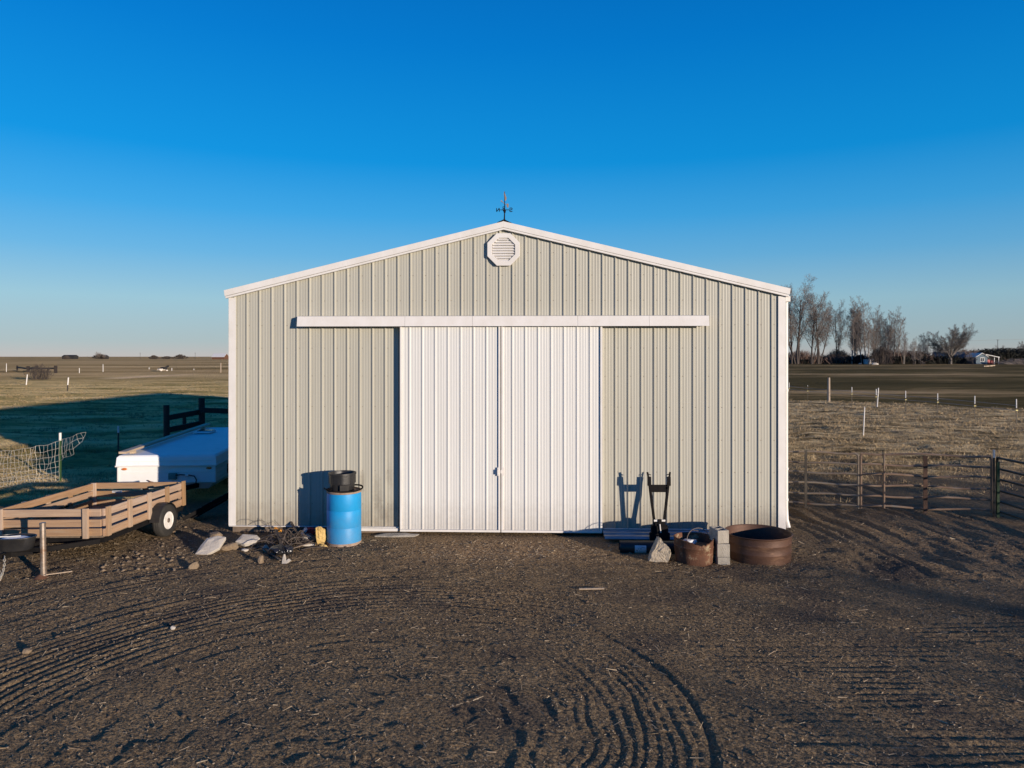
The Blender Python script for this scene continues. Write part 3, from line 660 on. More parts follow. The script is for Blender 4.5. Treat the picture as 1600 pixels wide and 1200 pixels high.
# ------------------------------------------------------------------ barrel, pot, hoop
p = Vector((-2.89, 12.23, 0)); p.z = gh(p.x, p.y) - 0.03
drum = thing('plastic_barrel', p, 0, 'bright blue plastic barrel standing against the left barn wall', 'barrel')
pr = [(0.0, 0), (0.262, 0), (0.278, 0.02), (0.281, 0.06), (0.281, 0.30), (0.277, 0.31), (0.281, 0.32), (0.282, 0.58), (0.277, 0.59), (0.282, 0.60), (0.281, 0.83), (0.276, 0.865)]
mb = MB(); mb.lathe(pr, 48); mb.build('drum', 'blue', drum, smooth=True)
mb = MB(); mb.lathe([(0.265, 0.866), (0.283, 0.868), (0.286, 0.885), (0.282, 0.905), (0.262, 0.905), (0.258, 0.89)], 48, closed=True); mb.build('rim_band', 'rim', drum, smooth=True)
mb = MB(); mb.lathe([(0.0, 0.872), (0.262, 0.872), (0.262, 0.886), (0.0, 0.886)], 40); mb.build('lid', 'rim', drum, smooth=True)
mb = MB(); mb.lathe([(0.262, 0.002), (0.281, 0.005), (0.286, 0.05), (0.283, 0.06)], 40); mb.build('dirty_foot', 'rim', drum, smooth=True)
drum.scale = (KS,) * 3
pot = thing('stock_bucket', p + Vector((-0.036, 0.02, 0.917)), R(10), 'black eight-sided rubber bucket on top of the blue barrel', 'bucket')
mb = MB()
oct8 = lambda r, z, a: r * (1 - 0.013 * (1 - math.cos(8 * a)))
mb.lathe([(0.195, 0.0), (0.205, 0.02), (0.212, 0.125), (0.222, 0.13), (0.226, 0.275), (0.238, 0.28), (0.238, 0.31), (0.218, 0.31), (0.208, 0.28), (0.19, 0.06), (0.0, 0.05)], 64, fn=oct8)
mb.build('tub', 'black_plastic', pot, smooth=True, ang=25)
for k in range(8):
    a = R(45 * k); mb = MB(); mb.box((0.219, 0, 0.205), (0.016, 0.02, 0.15), Matrix.Rotation(a, 4, 'Z')); mb.build('rib', 'black_plastic', pot)
mb = MB(); mb.box((0.045, -0.235, 0.075), (0.145, 0.03, 0.10)); mb.build('handle_lug', 'rubber', pot, bevel=0.006)
mb = MB()
mb.tube([(0.292 * math.cos(R(a)) + 0.012, 0.288 * math.sin(R(a)), 0.010 * math.sin(R(a) * 2)) for a in range(0, 360, 12)], 0.014, 8, closed=True)
mb.tube([(-0.285, 0.0, 0), (-0.31, -0.03, 0.012), (-0.325, -0.035, 0.03)], 0.012, 6)
hoop = mb.build('barrel_hoop', 'dark', None, smooth=True); hoop.location = p + Vector((0, 0, 0.949)); hoop.scale = (KS,) * 3; hoop.rotation_euler = (R(1), R(-2.2), 0)
tag(hoop, 'thin dark hoop lying loose around the rim of the blue barrel', 'hoop')

# ------------------------------------------------------------------ rocks and debris left of the barrel
def rock(px, py, size, m, label, cat, seed, name='stone', rz=0, tilt=(0, 0), sink=0.25, z=None, sub=2, amp=0.28, group=None, loc=None):
    bm = bmesh.new(); bmesh.ops.create_icosphere(bm, subdivisions=sub, radius=1)
    rr = random.Random(seed); pl = [(Vector((rr.gauss(0, 1), rr.gauss(0, 1), rr.gauss(0, 1))).normalized(), rr.uniform(0.55, 0.85)) for _ in range(9)]
    for v in bm.verts:
        for nrm, dd in pl:
            k = v.co.dot(nrm)
            if k > dd: v.co -= nrm * (k - dd)
    for v in bm.verts: v.co *= 1 + amp * 0.3 * rr.uniform(-1, 1) * 0.35
    for v in bm.verts: v.co = Vector((v.co.x * size[0] / 1.5, v.co.y * size[1] / 1.5, v.co.z * size[2] / 1.5))
    me = bpy.data.meshes.new(name); bm.to_mesh(me); bm.free(); me.materials.append(M[m])
    o = bpy.data.objects.new(name, me); COL.objects.link(o)
    q = at(px, py) if loc is None else Vector(loc); q.z = (gh(q.x, q.y) if z is None else z) + size[2] * (0.5 - sink) + (0 if loc is None else q.z * 0)
    o.location = q; o.rotation_euler = (tilt[0], tilt[1], rz)
    if m == 'bag': me.shade_smooth(); o.modifiers.new('sub', 'SUBSURF').levels = 1
    tag(o, label, cat, group); return o
def slab(px, py, poly, th, m, label, name, tilt, rz=0, seed=1, lift=0.05):
    rr = random.Random(seed); mb = MB(); n = len(poly)
    cx = sum(x for x, y in poly) / n; cy = sum(y for x, y in poly) / n
    top = [(x, y, th + rr.uniform(-.008, .008)) for x, y in poly]; tin = [(cx + (x - cx) * .6, cy + (y - cy) * .6, th + rr.uniform(0.0, .02)) for x, y in poly]
    bot = [(x * .94, y * .94, 0) for x, y in poly]
    vs = bot + top + tin + [(cx, cy, th + 0.01)]
    fs = [tuple(reversed(range(n)))]
    for i in range(n):
        j = (i + 1) % n
        fs += [(i, j, n + j, n + i), (n + i, n + j, 2 * n + j, 2 * n + i), (2 * n + i, 2 * n + j, 3 * n)]
    mb.add(vs, fs); o = mb.build(name, m, bevel=0.006); q = on(px, py, lift); o.location = q; o.rotation_euler = (tilt[0], tilt[1], rz)
    return tag(o, label, 'stone slab')
slab(330, 862, [(-.24, -.10), (-.05, -.17), (.14, -.10), (.25, .10), (.12, .18), (-.06, .19), (-.16, .06)], 0.06, 'limestone', 'large pale flat stone slab tilted toward the yard near the barn corner', 'stone_slab', (R(34), R(-12), 0), R(14), 3, 0.07)
slab(388, 853, [(-.19, -.08), (-.02, -.13), (.14, -.07), (.19, .04), (.11, .12), (-.13, .12)], 0.07, 'limestone', 'smaller pale stone slab beside the scrap wire heap', 'stone_slab', (R(24), R(4), 0), R(3), 4, 0.06)
rock(338, 842, (0.24, 0.16, 0.13), 'brownstone', 'square brown stone just behind the large pale slab', 'stone', 5)
rock(360, 858, (0.30, 0.17, 0.14), 'brownstone', 'brown stone between the two pale slabs', 'stone', 6, rz=0.3)
rock(383, 861, (0.10, 0.07, 0.06), 'limestone', 'small pale stone under the front of the smaller slab', 'stone', 8)
rock(302, 888, (0.13, 0.10, 0.12), 'brownstone', 'lone tan stone out in the dirt before the slabs', 'stone', 9)
rock(408, 878, (0.09, 0.09, 0.13), 'brownstone', 'brown knob of stone before the wire heap', 'stone', 10)
rock(416, 861, (0.12, 0.09, 0.12), 'concrete', 'grey stone at left edge of the wire heap', 'stone', 12)
rock(42, 1018, (0.085, 0.07, 0.06), 'brownstone', 'small stone at far left of the open yard', 'stone', 13)
rock(270, 980, (0.055, 0.05, 0.045), 'limestone', 'tiny white stone in the middle of the tyre arcs', 'stone', 14)
# scrap wire
hp = on(440, 856)
mb = MB()
for i in range(120):
    c = hp + Vector((rnd.gauss(0, 0.26), rnd.gauss(0.16, 0.16), 0.0)); c.z = gh(c.x, c.y) + 0.01
    a = rnd.uniform(0, 6.28); L = rnd.uniform(0.15, 0.6); pts = []
    hgt = rnd.uniform(0.02, 0.20) * max(0.25, 1 - abs(c.x - hp.x) / 0.55)
    kx = rnd.uniform(-0.7, 0.7)
    for k in range(7):
        t = k / 6; aa = a + kx * t * 2
        pts.append(c + Vector((math.cos(aa) * L * (t - .5), math.sin(aa) * L * (t - .5) * 0.7, hgt * (0.4 + 1.0 * math.sin(t * 3.1)) + 0.01)))
    mb.tube(pts, rnd.choice([0.003, 0.004, 0.006, 0.009]), 4)
def wallw(px, py, d): return atd(px, d, zat(py, d))
for pl in ([(388, 820), (396, 814), (408, 813), (419, 817), (424, 832)], [(424, 836), (424, 812), (440, 826), (452, 838)], [(428, 812), (438, 822), (450, 836)], [(408, 822), (418, 818), (426, 815)]):
    mb.tube([wallw(x, y, 12.45) for x, y in pl], 0.0035, 4)
tag(mb.build('wire_tangle', 'scrapwire', smooth=True), 'tangled heap of dark scrap wire piled at the foot of the wall', 'scrap wire')
for i, (x0, y0, x1, y1, w, lab) in enumerate([(408, 858, 438, 879, 0.035, 'dark bar sloping down the front of the wire heap'), (449, 828, 466, 846, 0.035, 'grey lath leaning across the top of the wire heap'), (455, 862, 484, 853, 0.04, 'weathered stick lying right of the black bag'), (431, 846, 441, 862, 0.05, 'broad flat strip standing in the middle of the wire heap'), (450, 843, 428, 836, 0.03, 'thin lath laid across the back of the wire heap'), (474, 846, 492, 848, 0.06, 'short board lying in front of the red carton')]):
    a_, b_ = on(x0, y0, 0.05), on(x1, y1, 0.05)
    if i == 1: a_.z += 0.20; b_.z += 0.05
    if i == 3: a_.z += 0.14; b_.z += 0.03
    mb = MB(); mb.bar(a_, b_, w, 0.015); tag(mb.build('scrap_stick', 'scrapwood' if i in (2, 5) else 'scrapwire'), lab, 'scrap stick')
mb = MB(); c = on(453, 853, 0.09)
for rr_ in (0.085, 0.07, 0.095): mb.tube([c + Vector((rr_ * math.cos(R(a)), 0.4 * rr_ * math.sin(R(a)) + rr_ * 0.1, 0.9 * rr_ * math.sin(R(a)))) for a in range(0, 360, 20)], 0.009, 6, closed=True)
tag(mb.build('hose_coil', 'rubber', smooth=True), 'coil of black hose leaning in the wire heap', 'hose')
b1 = rock(435, 868, (0.26, 0.2, 0.17), 'bag', 'crumpled shiny black plastic bag at the front of the wire heap', 'plastic bag', 15, 'plastic_bag', amp=1.6, sub=3)
b2 = rock(449, 866, (0.16, 0.12, 0.18), 'bag', 'second black plastic lump right of the shiny bag', 'plastic bag', 16, 'plastic_bag', amp=1.6, sub=3)
mb = MB(); mb.prism([(-0.055, 0), (-0.05, 0.10), (-0.035, 0.15), (-0.01, 0.09), (0.01, 0.05), (0.045, 0.085), (0.085, 0.055), (0.02, 0)], -0.025, 0.025)
o = mb.build('broken_tile', 'limestone', bevel=0.006); o.location = on(446, 879, -0.005); o.rotation_euler = (R(-15), 0, R(-10)); tag(o, 'pale broken L-shaped tile in the dirt before the black bag', 'tile')
mb = MB(); mb.box((0, 0, 0), (0.13, 0.05, 0.045)); mb.box((-0.05, 0, 0.03), (0.04, 0.045, 0.03)); o = mb.build('orange_fitting', 'orange', bevel=0.008); q = on(433, 846); o.location = q + Vector((0, 0.05, 0.17)); o.rotation_euler = (0.2, 0.2, 0.2); tag(o, 'orange plastic fitting on top of the wire heap', 'fitting')
ct = thing('crushed_carton', on(484, 838, 0.02), R(22), 'crushed red and white carton between wire heap and yellow foam', 'carton')
mb = MB(); mb.prism([(-0.10, 0), (0.12, 0), (0.12, 0.07), (0.02, 0.10), (-0.04, 0.09)], -0.09, 0.09); mb.build('box', 'red', ct, bevel=0.004)
mb = MB(); mb.prism([(-0.145, 0.0), (-0.105, 0.0), (-0.045, 0.094), (-0.08, 0.094)], -0.088, 0.088); mb.build('white_flap', 'white_paint', ct)
rock(480, 846, (0.18, 0.12, 0.13), 'concrete', 'grey concrete lump before the red carton', 'stone', 17)
o = rock(500, 851, (0.14, 0.13, 0.33), 'foam', 'crumbling upright chunk of yellow foam left of the blue barrel', 'foam', 18, 'foam_block', sink=0.08, amp=1.2, sub=3)
for i, (x, y, lab) in enumerate([(489, 852, 'broken yellow foam crumb left of the foam chunk'), (506, 854, 'yellow foam crumb touching the barrel foot')]):
    rock(x, y, (0.12, 0.07, 0.05), 'foam', lab, 'foam crumb', 19 + i, 'foam_crumb', amp=1.2)
o = rock(480, 853, (0.22, 0.07, 0.04), 'limestone', 'flat white scrap lying before the foam chunk', 'scrap', 25, 'white_scrap', rz=0.15)
slab(622, 840, [(-.42, -.05), (-.1, -.10), (.30, -.10), (.38, .02), (.2, .12), (-.35, .10)], 0.025, 'concrete', 'thin broken grey concrete slab flush with the dirt by the left door', 'concrete_slab', (0, 0, 0), R(4), 30, -0.005)
mb = MB(); mb.bar(on(905, 921, 0.02), on(944, 921, 0.025), 0.035, 0.012); tag(mb.build('loose_lath', 'lumber'), 'lone wooden lath lying in the yard dirt before the right door', 'lath')

# ------------------------------------------------------------------ things along the right wall
mb = MB(); pl_a, pl_b = bx(941), bx(1132)
pr = [(-0.06, 0.03), (-0.12, 0.045), (-0.14, 0.02), (-0.22, 0.01), (-0.24, 0.035), (-0.27, 0.035), (-0.29, 0.005), (-0.38, -0.005), (-0.40, 0.02), (-0.44, 0.02), (-0.47, -0.02)]
vs = []; fs = []
for y_, z_ in pr: vs += [(pl_a, y_, z_), (pl_b, y_, z_)]
for y_, z_ in pr: vs += [(pl_a, y_, z_ - 0.006), (pl_b, y_, z_ - 0.006)]
n = len(pr)
for i in range(n - 1): fs += [(2 * i, 2 * i + 1, 2 * i + 3, 2 * i + 2), (2 * n + 2 * i, 2 * n + 2 * i + 2, 2 * n + 2 * i + 3, 2 * n + 2 * i + 1)]
mb.add(vs, fs); o = mb.build('roofing_sheet', 'sheet'); o.location = (BX0, BY0, 0.0); o.rotation_euler = (0, 0, -TH)
tag(o, 'long ribbed steel sheet lying along the foot of the right wall', 'steel sheet')
# implement
p = Vector((2.52, 12.14, gh(2.52, 12.14)))
imp = thing('post_hole_auger_frame', p, 0, 'black V-shaped steel implement frame standing against the right wall', 'implement')
imp.scale = (1, 1, 1.09); imp.rotation_euler = (R(-3), 0, 0)
for sg in (-1, 1):
    mb = MB(); mb.bar((sg * 0.085, 0, 0.33), (sg * 0.175, 0, 1.02), 0.042, 0.05, up=(0, 1, 0)); mb.build('upright', 'dark', imp, bevel=0.004)
    mb = MB(); mb.bar((sg * 0.175, 0, 1.00), (sg * 0.195, 0, 1.10), 0.03, 0.02, up=(0, 1, 0)); mb.bar((sg * 0.135, 0.0, 1.055), (sg * 0.178, 0, 1.07), 0.012, 0.012); mb.box((sg * 0.168, -0.02, 0.96), (0.06, 0.04, 0.14)); mb.build('hook', 'dark', imp)
mb = MB(); mb.box((0, 0.0, 0.845), (0.27, 0.03, 0.115)); mb.box((0.152, -0.03, 0.855), (0.025, 0.03, 0.025)); mb.build('cross_plate', 'dark', imp, bevel=0.003)
mb = MB(); mb.box((0, 0, 0.29), (0.20, 0.08, 0.09)); mb.box((0, -0.03, 0.34), (0.06, 0.05, 0.06)); mb.box((0, 0, 0.135), (0.28, 0.12, 0.27)); mb.box((-0.15, -0.02, 0.1), (0.04, 0.08, 0.12)); mb.box((0.15, -0.02, 0.1), (0.04, 0.08, 0.12)); mb.build('gearbox', 'dark', imp, bevel=0.008)
for sg in (-1, 1):
    mb = MB(); mb.box((sg * 0.066, -0.012, 0.348), (0.062, 0.045, 0.03)); mb.build('bright_bracket', 'white_pvc', imp, bevel=0.003)
mb = MB(); mb.tube([(-0.005, -0.068, 0.30), (0.0, -0.075, 0.24), (0.01, -0.07, 0.17)], 0.011, 6); mb.build('bright_pin', 'white_pvc', imp)
# concrete chunk
bmm = MB(); pts2 = [(-0.17, 0.0), (-0.12, 0.14), (-0.03, 0.385), (0.05, 0.30), (0.14, 0.235), (0.165, 0.17), (0.14, 0.03), (0.09, -0.02)]
bm = bmesh.new()
rr = random.Random(4)
ringf = [bm.verts.new((x * 0.97 + 0.02, -0.10 + rr.uniform(-.015, .015) + z * 0.12, z * 0.98)) for x, z in pts2]; ringb = [bm.verts.new((x * 0.9 - 0.03, 0.14 + rr.uniform(-.02, .02), z * 0.92)) for x, z in pts2]
n = len(pts2)
bm.faces.new(ringf); bm.faces.new(list(reversed(ringb)))
for i in range(n): bm.faces.new((ringf[i], ringb[i], ringb[(i + 1) % n], ringf[(i + 1) % n]))
bmesh.ops.triangulate(bm, faces=bm.faces); bmesh.ops.subdivide_edges(bm, edges=bm.edges, cuts=3, use_grid_fill=True)
for v in bm.verts: v.co += Vector((rr.gauss(0, .005), rr.gauss(0, .006), rr.gauss(0, .005)))
bmesh.ops.recalc_face_normals(bm, faces=bm.faces)
me2 = bpy.data.meshes.new('concrete_chunk'); bm.to_mesh(me2); bm.free(); me2.materials.append(M['aggregate'])
o = bpy.data.objects.new('concrete_chunk', me2); COL.objects.link(o); q = Vector((2.30, 11.13, 0)); q.z = gh(q.x, q.y) - 0.01; o.location = q; o.rotation_euler = (R(-6), R(3), R(-14))
tag(o, 'jagged chunk of rough concrete standing in front of the black implement', 'concrete chunk')
# pipe with a sticker
pp = thing('plastic_pipe', (2.12, 11.64, gh(2.12, 11.64) + 0.075), R(-2), 'black plastic pipe with a pale sticker lying before the right wall', 'pipe')
mb = MB(); mx = Matrix.Rotation(R(90), 4, 'Y'); mb.lathe([(0.098, -0.36), (0.104, -0.36), (0.104, 0.62), (0.098, 0.62)], 28, mx, closed=True); mb.build('tube', 'black_plastic', pp, smooth=True)
mb = MB(); vs = []; fs = []
for i in range(7):
    a = R(-150 + i * 15 + 15); 
    for x in (-0.12, 0.065): vs.append((x, 0.1055 * math.cos(a) * 1, -0.1055 * math.sin(a) * -1))
for i in range(6): fs.append((2 * i, 2 * i + 1, 2 * i + 3, 2 * i + 2))
vs = []
for i in range(7):
    a = R(150 + i * 12)          # faces the yard (-y)
    for x in (-0.12, 0.065): vs.append((x, 0.1055 * math.cos(a), 0.1055 * math.sin(a)))
mb.add(vs, fs); st = mb.build('sticker', 'label', pp)
mb = MB()
for i in range(9):
    a = R(rnd.choice([168, 180, 196])); x = -0.10 + i * 0.018; w = rnd.uniform(0.006, 0.013)
    y_, z_ = 0.1066 * math.cos(a), 0.1066 * math.sin(a)
    mb = MB(); mb.add([(x, y_, z_ - 0.006), (x + w, y_, z_ - 0.006), (x + w, y_ - 0.0005, z_ + 0.006), (x, y_ - 0.0005, z_ + 0.006)], [(0, 1, 2, 3)]); mb.build('print_mark', 'ink', st)
# rusty bucket
p = Vector((2.85, 11.11, 0)); p.z = gh(p.x, p.y) - 0.02
bk = thing('fire_bucket', p, R(20), 'rusty steel bucket with torn rim and wire handle beside the cinder blocks', 'bucket'); bk.scale = (KS,) * 3
def dent(r, z, a):
    k = 1 + 0.018 * math.sin(3 * a + 1) + 0.012 * math.sin(7 * a + z * 9)
    return r * k
prof = [(0.0, 0.012), (0.262, 0.012), (0.272, 0.0), (0.280, 0.03), (0.283, 0.14), (0.290, 0.245), (0.299, 0.252), (0.299, 0.265), (0.290, 0.272), (0.294, 0.35), (0.301, 0.372), (0.290, 0.376), (0.284, 0.35), (0.272, 0.05), (0.0, 0.04)]
mb = MB(); mb.lathe(prof, 56, fn=dent)
for i, v in enumerate(mb.v):
    if v.z > 0.30:
        a = math.atan2(v.y, v.x); k = max(0, math.cos(a + 1.75)) ** 6
        v.z -= 0.065 * k + 0.012 * k * math.sin(a * 23); v.x *= 1 - 0.03 * k; v.y *= 1 - 0.03 * k
mb.build('shell', 'rust_dirt', bk, smooth=True, ang=50)
mb = MB(); mb.tube([(0.20 * math.cos(R(a)) + 0.06, -0.02 + 0.03 * math.sin(R(a)), 0.33 + 0.17 * math.sin(R(a))) for a in range(0, 181, 12)], 0.006, 6); mb.tube([(0.02, 0.05, 0.46), (0.09, 0.03, 0.45), (0.16, 0.01, 0.41)], 0.005, 5); mb.build('wire_handle', 'steel', bk, smooth=True)
o = rock(0, 0, (0.22, 0.16, 0.10), 'label', 'pale crumpled bag inside the rusty bucket', 'bag', 33, 'crumpled_bag', loc=(p.x - 0.06, p.y + 0.02, 0), z=p.z + 0.265, sink=0.3, amp=1.5)
mb = MB(); mb.lathe([(0, 0.04), (0.27, 0.05), (0.275, 0.24), (0.0, 0.255)], 30); o = mb.build('ash_fill', 'clod', bk)
# cinder blocks
def cinder(name, w, l, h, axis_, loc, rot, label):
    bm = bmesh.new(); mb = MB(); t = 0.032
    # shell with two cells along l, open along h
    xs_ = [-w / 2, -w / 2 + t, w / 2 - t, w / 2]; ysl = [-l / 2, -l / 2 + t, -t / 2, t / 2, l / 2 - t, l / 2]
    for i in range(3):
        for j in range(5):
            if i == 1 and j in (1, 3): continue
            x0, x1, y0, y1 = xs_[i], xs_[i + 1], ysl[j], ysl[j + 1]
            mb.box(((x0 + x1) / 2, (y0 + y1) / 2, h / 2), (x1 - x0, y1 - y0, h))
    b2 = bmesh.new(); me = bpy.data.meshes.new(name); me.from_pydata([tuple(v) for v in mb.v], [], mb.f); b2.from_mesh(me)
    bmesh.ops.remove_doubles(b2, verts=b2.verts, dist=1e-5)
    dl = {}
    for f in b2.faces: dl.setdefault(tuple(sorted(v.index for v in f.verts)), []).append(f)
    bmesh.ops.delete(b2, geom=[f for fs in dl.values() if len(fs) > 1 for f in fs], context='FACES')
    bmesh.ops.recalc_face_normals(b2, faces=b2.faces); b2.to_mesh(me); b2.free(); bm.free(); me.materials.append(M['concrete'])
    o = bpy.data.objects.new(name, me); COL.objects.link(o); o.location = loc; o.rotation_euler = rot
    bv = o.modifiers.new('edge', 'BEVEL'); bv.width = 0.004; bv.segments = 1; bv.limit_method = 'ANGLE'
    return tag(o, label, 'cinder block', 'cinder blocks stacked beside the rusty bucket')
q = Vector((3.25, 11.06, gh(3.25, 11.06)))
cinder('cinder_block', 0.19, 0.30, 0.19, 0, q + Vector((0.0, 0.0, -0.085)), (0, 0, R(2)), 'bottom cinder block of the stack, half sunk in the dirt')
cinder('cinder_block', 0.19, 0.30, 0.20, 0, q + Vector((0.007, 0.008, 0.108)), (0, 0, R(-2)), 'middle cinder block of the stack, solid face forward')
cinder('cinder_block', 0.185, 0.30, 0.20, 0, q + Vector((-0.02, 0.03, 0.311)), (0, 0, R(10)), 'top cinder block of the stack, hollow side up')
# fire ring
p = Vector((3.93, 11.35, 0)); p.z = gh(p.x, p.y) - 0.03
def ringd(r, z, a): return r * (1 + 0.008 * math.sin(2 * a + 0.5) + 0.004 * math.sin(5 * a + z * 8))
mb = MB(); mb.lathe([(0.480, 0.0), (0.482, 0.13), (0.490, 0.15), (0.490, 0.165), (0.482, 0.18), (0.484, 0.27), (0.492, 0.285), (0.492, 0.295), (0.485, 0.31), (0.488, 0.385), (0.502, 0.395), (0.506, 0.405), (0.500, 0.413), (0.488, 0.41), (0.476, 0.39), (0.472, 0.0)], 72, fn=ringd, closed=True)
o = mb.build('fire_ring', 'ring_steel', smooth=True, ang=40); o.location = p; o.scale = (KS,) * 3; tag(o, 'wide round rusty steel fire ring at the right end of the barn', 'fire ring')

# ------------------------------------------------------------------ utility trailer
tr = thing('utility_trailer', (-6.2 * KS, 10.8 * KS, GZ), -0.06, 'low utility trailer with slatted wooden sides parked left of the barn', 'trailer')
tr.rotation_euler = (0, R(-1.2), -0.06); tr.scale = (KS,) * 3
TW, TL, Z0 = 1.70, 2.30, 0.37
bd = 0.112; zs = [Z0 + 0.005 + i * 0.148 for i in range(3)]
def boards(name, p, q, m, n_, mats=None):
    for i, z in enumerate(zs):
        j = 0.006 * (i - 1)
        mb = MB(); mb.bar(Vector(p) + Vector((0, 0, z + bd / 2 + rnd.uniform(-.008, .008))), Vector(q) + Vector((0, 0, z + bd / 2 + rnd.uniform(-.008, .008))), 0.036, bd); mb.build(name, m, tr, bevel=0.004)
boards('side_board', (0, 0.0, 0), (0, TL, 0), 'wood', 3)
boards('side_board', (-TW, 0.0, 0), (-TW, TL, 0), 'wood', 3)
boards('front_board', (-TW + 0.02, -0.02, 0), (-0.02, -0.02, 0), 'wood_x', 3)
boards('tail_board', (-TW + 0.02, TL + 0.02, 0), (-0.02, TL + 0.02, 0), 'wood_x', 3)
for y_ in (0.07, 0.62, 1.17, 1.72, TL - 0.03):
    for x_ in (0.038, -TW - 0.038):
        mb = MB(); mb.box((x_, y_, Z0 + (0.215 if x_ > 0 else 0.20)), (0.038, 0.085, 0.45 if x_ > 0 else 0.42)); mb.build('stake', 'wood_z', tr, bevel=0.004)
for x_ in (-0.24, -TW + 0.1):
    mb = MB(); mb.box((x_, -0.060, Z0 + 0.205), (0.085, 0.038, 0.455)); mb.build('stake', 'wood_z', tr, bevel=0.004)
for x_ in (-0.02, -TW + 0.02):
    mb = MB(); mb.box((x_, TL - 0.025, Z0 + 0.205), (0.085, 0.038, 0.43)); mb.build('stake', 'wood_z', tr, bevel=0.004)
mb = MB(); mb.box((-TW / 2, TL / 2, Z0 - 0.015), (TW - 0.05, TL - 0.03, 0.025)); mb.build('deck', 'scrapwood', tr)
mb = MB()
for x_ in (-0.02, -TW + 0.02): mb.box((x_, TL / 2, Z0 - 0.065), (0.05, TL, 0.07))
for y_ in (0.0, 0.8, 1.6, TL): mb.box((-TW / 2, y_, Z0 - 0.065), (TW - 0.1, 0.05, 0.068))
mb.box((-TW / 2, 1.45, Z0 - 0.12), (TW + 0.1, 0.06, 0.06))
mb.build('frame', 'dark', tr)
for sg, x_ in ((1, 0.135), (-1, -TW - 0.135)):
    mx = Matrix.Translation((x_, 1.45, 0.275)) @ Matrix.Rotation(R(90 * sg), 4, 'Y')
    mb = MB(); mb.lathe([(0.147, -0.07), (0.25, -0.078), (0.272, -0.062), (0.278, -0.03), (0.274, -0.026), (0.274, -0.020), (0.279, -0.016), (0.279, 0.016), (0.274, 0.02), (0.274, 0.026), (0.278, 0.03), (0.272, 0.062), (0.25, 0.078), (0.147, 0.07)], 48, mx, closed=True)
    wh = mb.build('wheel', 'rubber', tr, smooth=True, ang=50)
    mb = MB(); mb.lathe([(0.152, 0.068), (0.146, 0.076), (0.138, 0.070), (0.132, 0.035), (0.115, 0.012), (0.085, 0.022), (0.06, 0.034), (0.0, 0.034), (0.0, -0.03), (0.146, -0.06)], 40, mx); rimo = mb.build('wheel_rim', 'white_paint', wh, smooth=True)
    mb = MB(); mb.lathe([(0.042, 0.03), (0.040, 0.075), (0.02, 0.085), (0, 0.085)], 16, mx)
    for k in range(5):
        a = R(72 * k); mb.lathe([(0.010, 0.032), (0.010, 0.048), (0, 0.05)], 6, mx @ Matrix.Translation((0.078 * math.cos(a), 0.078 * math.sin(a), 0)))
    mb.build('hub', 'steel', wh)
    for k in range(5):
        a = R(36 + 72 * k); mb = MB(); mb.lathe([(0.013, 0.018), (0.013, 0.0255), (0, 0.026)], 10, mx @ Matrix.Translation((0.098 * math.cos(a), 0.098 * math.sin(a), 0))); mb.build('vent_hole', 'dark', rimo)
    mb = MB(); pts_o = []; 
    vs = []; fs = []
    for i in range(13):
        a = R(-5 + i * 15)
        for x2 in (-0.10, 0.07):
            for r_ in (0.298, 0.304): vs.append((x_ + sg * x2, 1.45 + r_ * math.cos(a), 0.275 + r_ * math.sin(a)))
    for i in range(12):
        b_ = i * 4; fs += [(b_, b_ + 2, b_ + 6, b_ + 4), (b_ + 1, b_ + 5, b_ + 7, b_ + 3), (b_, b_ + 4, b_ + 5, b_ + 1), (b_ + 2, b_ + 3, b_ + 7, b_ + 6)]
    mb.add(vs, fs); mb.build('fender', 'black_plastic', tr)
mb = MB(); mb.box((-0.90, -0.42, 0.31), (0.08, 0.95, 0.075)); mb.bar((-0.05, -0.02, 0.30), (-0.88, -0.75, 0.30), 0.05, 0.07); mb.bar((-TW + 0.05, -0.02, 0.30), (-0.92, -0.75, 0.30), 0.05, 0.07); mb.box((-0.90, -0.98, 0.33), (0.075, 0.2, 0.06)); mb.build('tongue', 'dark', tr)
mb = MB(); mb.bar((-0.88, -0.80, 0.38), (-0.32, -0.84, 0.40), 0.06, 0.06); mb.build('jack_bracket', 'dark', tr)
mb = MB(); mb.lathe([(0.0, 0.0), (0.055, 0.0), (0.055, 0.02), (0.043, 0.03), (0.038, 0.72), (0.042, 0.72), (0.042, 0.745), (0.0, 0.75)], 14, Matrix.Translation((-0.315, -0.86, 0.03))); jk = mb.build('jack', 'steel', tr, smooth=True)
mb = MB(); mb.lathe([(0.0, 0.0), (0.095, 0.0), (0.10, 0.012), (0.05, 0.05), (0.0, 0.07)], 18, Matrix.Translation((-0.335, -0.88, 0.0))); mb.build('jack_foot', 'rust', jk, smooth=True)
mb = MB(); mb.bar((-0.27, -0.87, 0.05), (0.06, -0.80, 0.075), 0.012, 0.012); mb.build('jack_handle', 'lumber', jk)
mb = MB(); 
for cx_, dp in ((-0.96, 0.0), (-0.86, 0.02)):
    for i in range(26):
        t = i / 25; xx = cx_ + 0.06 * math.sin(t * 3.14 * 2); a0 = t * math.pi
        c = Vector((-0.90 + 0.12 * t + (0.02 if cx_ > -0.9 else 0), -1.0 - dp + 0.02 * math.sin(t * 9), 0.33 - 0.315 * math.sin(a0) * (0.9 if dp else 1.0)))
        tl = Vector((0.14, 0.02, -0.315 * math.cos(a0) * math.pi)).normalized(); sdv = tl.orthogonal().normalized()
        if i % 2: sdv = tl.cross(sdv)
        mb.tube([c + tl * 0.022 * math.cos(R(u)) + sdv * 0.012 * math.sin(R(u)) for u in range(0, 360, 45)], 0.0048, 4, closed=True)
mb.build('safety_chain', 'chain', tr, smooth=True)
mb = MB(); mb.box((-1.25, TL + 0.001, 0.62), (0.19, 0.004, 0.035)); pl = mb.build('id_plate', 'label', tr)
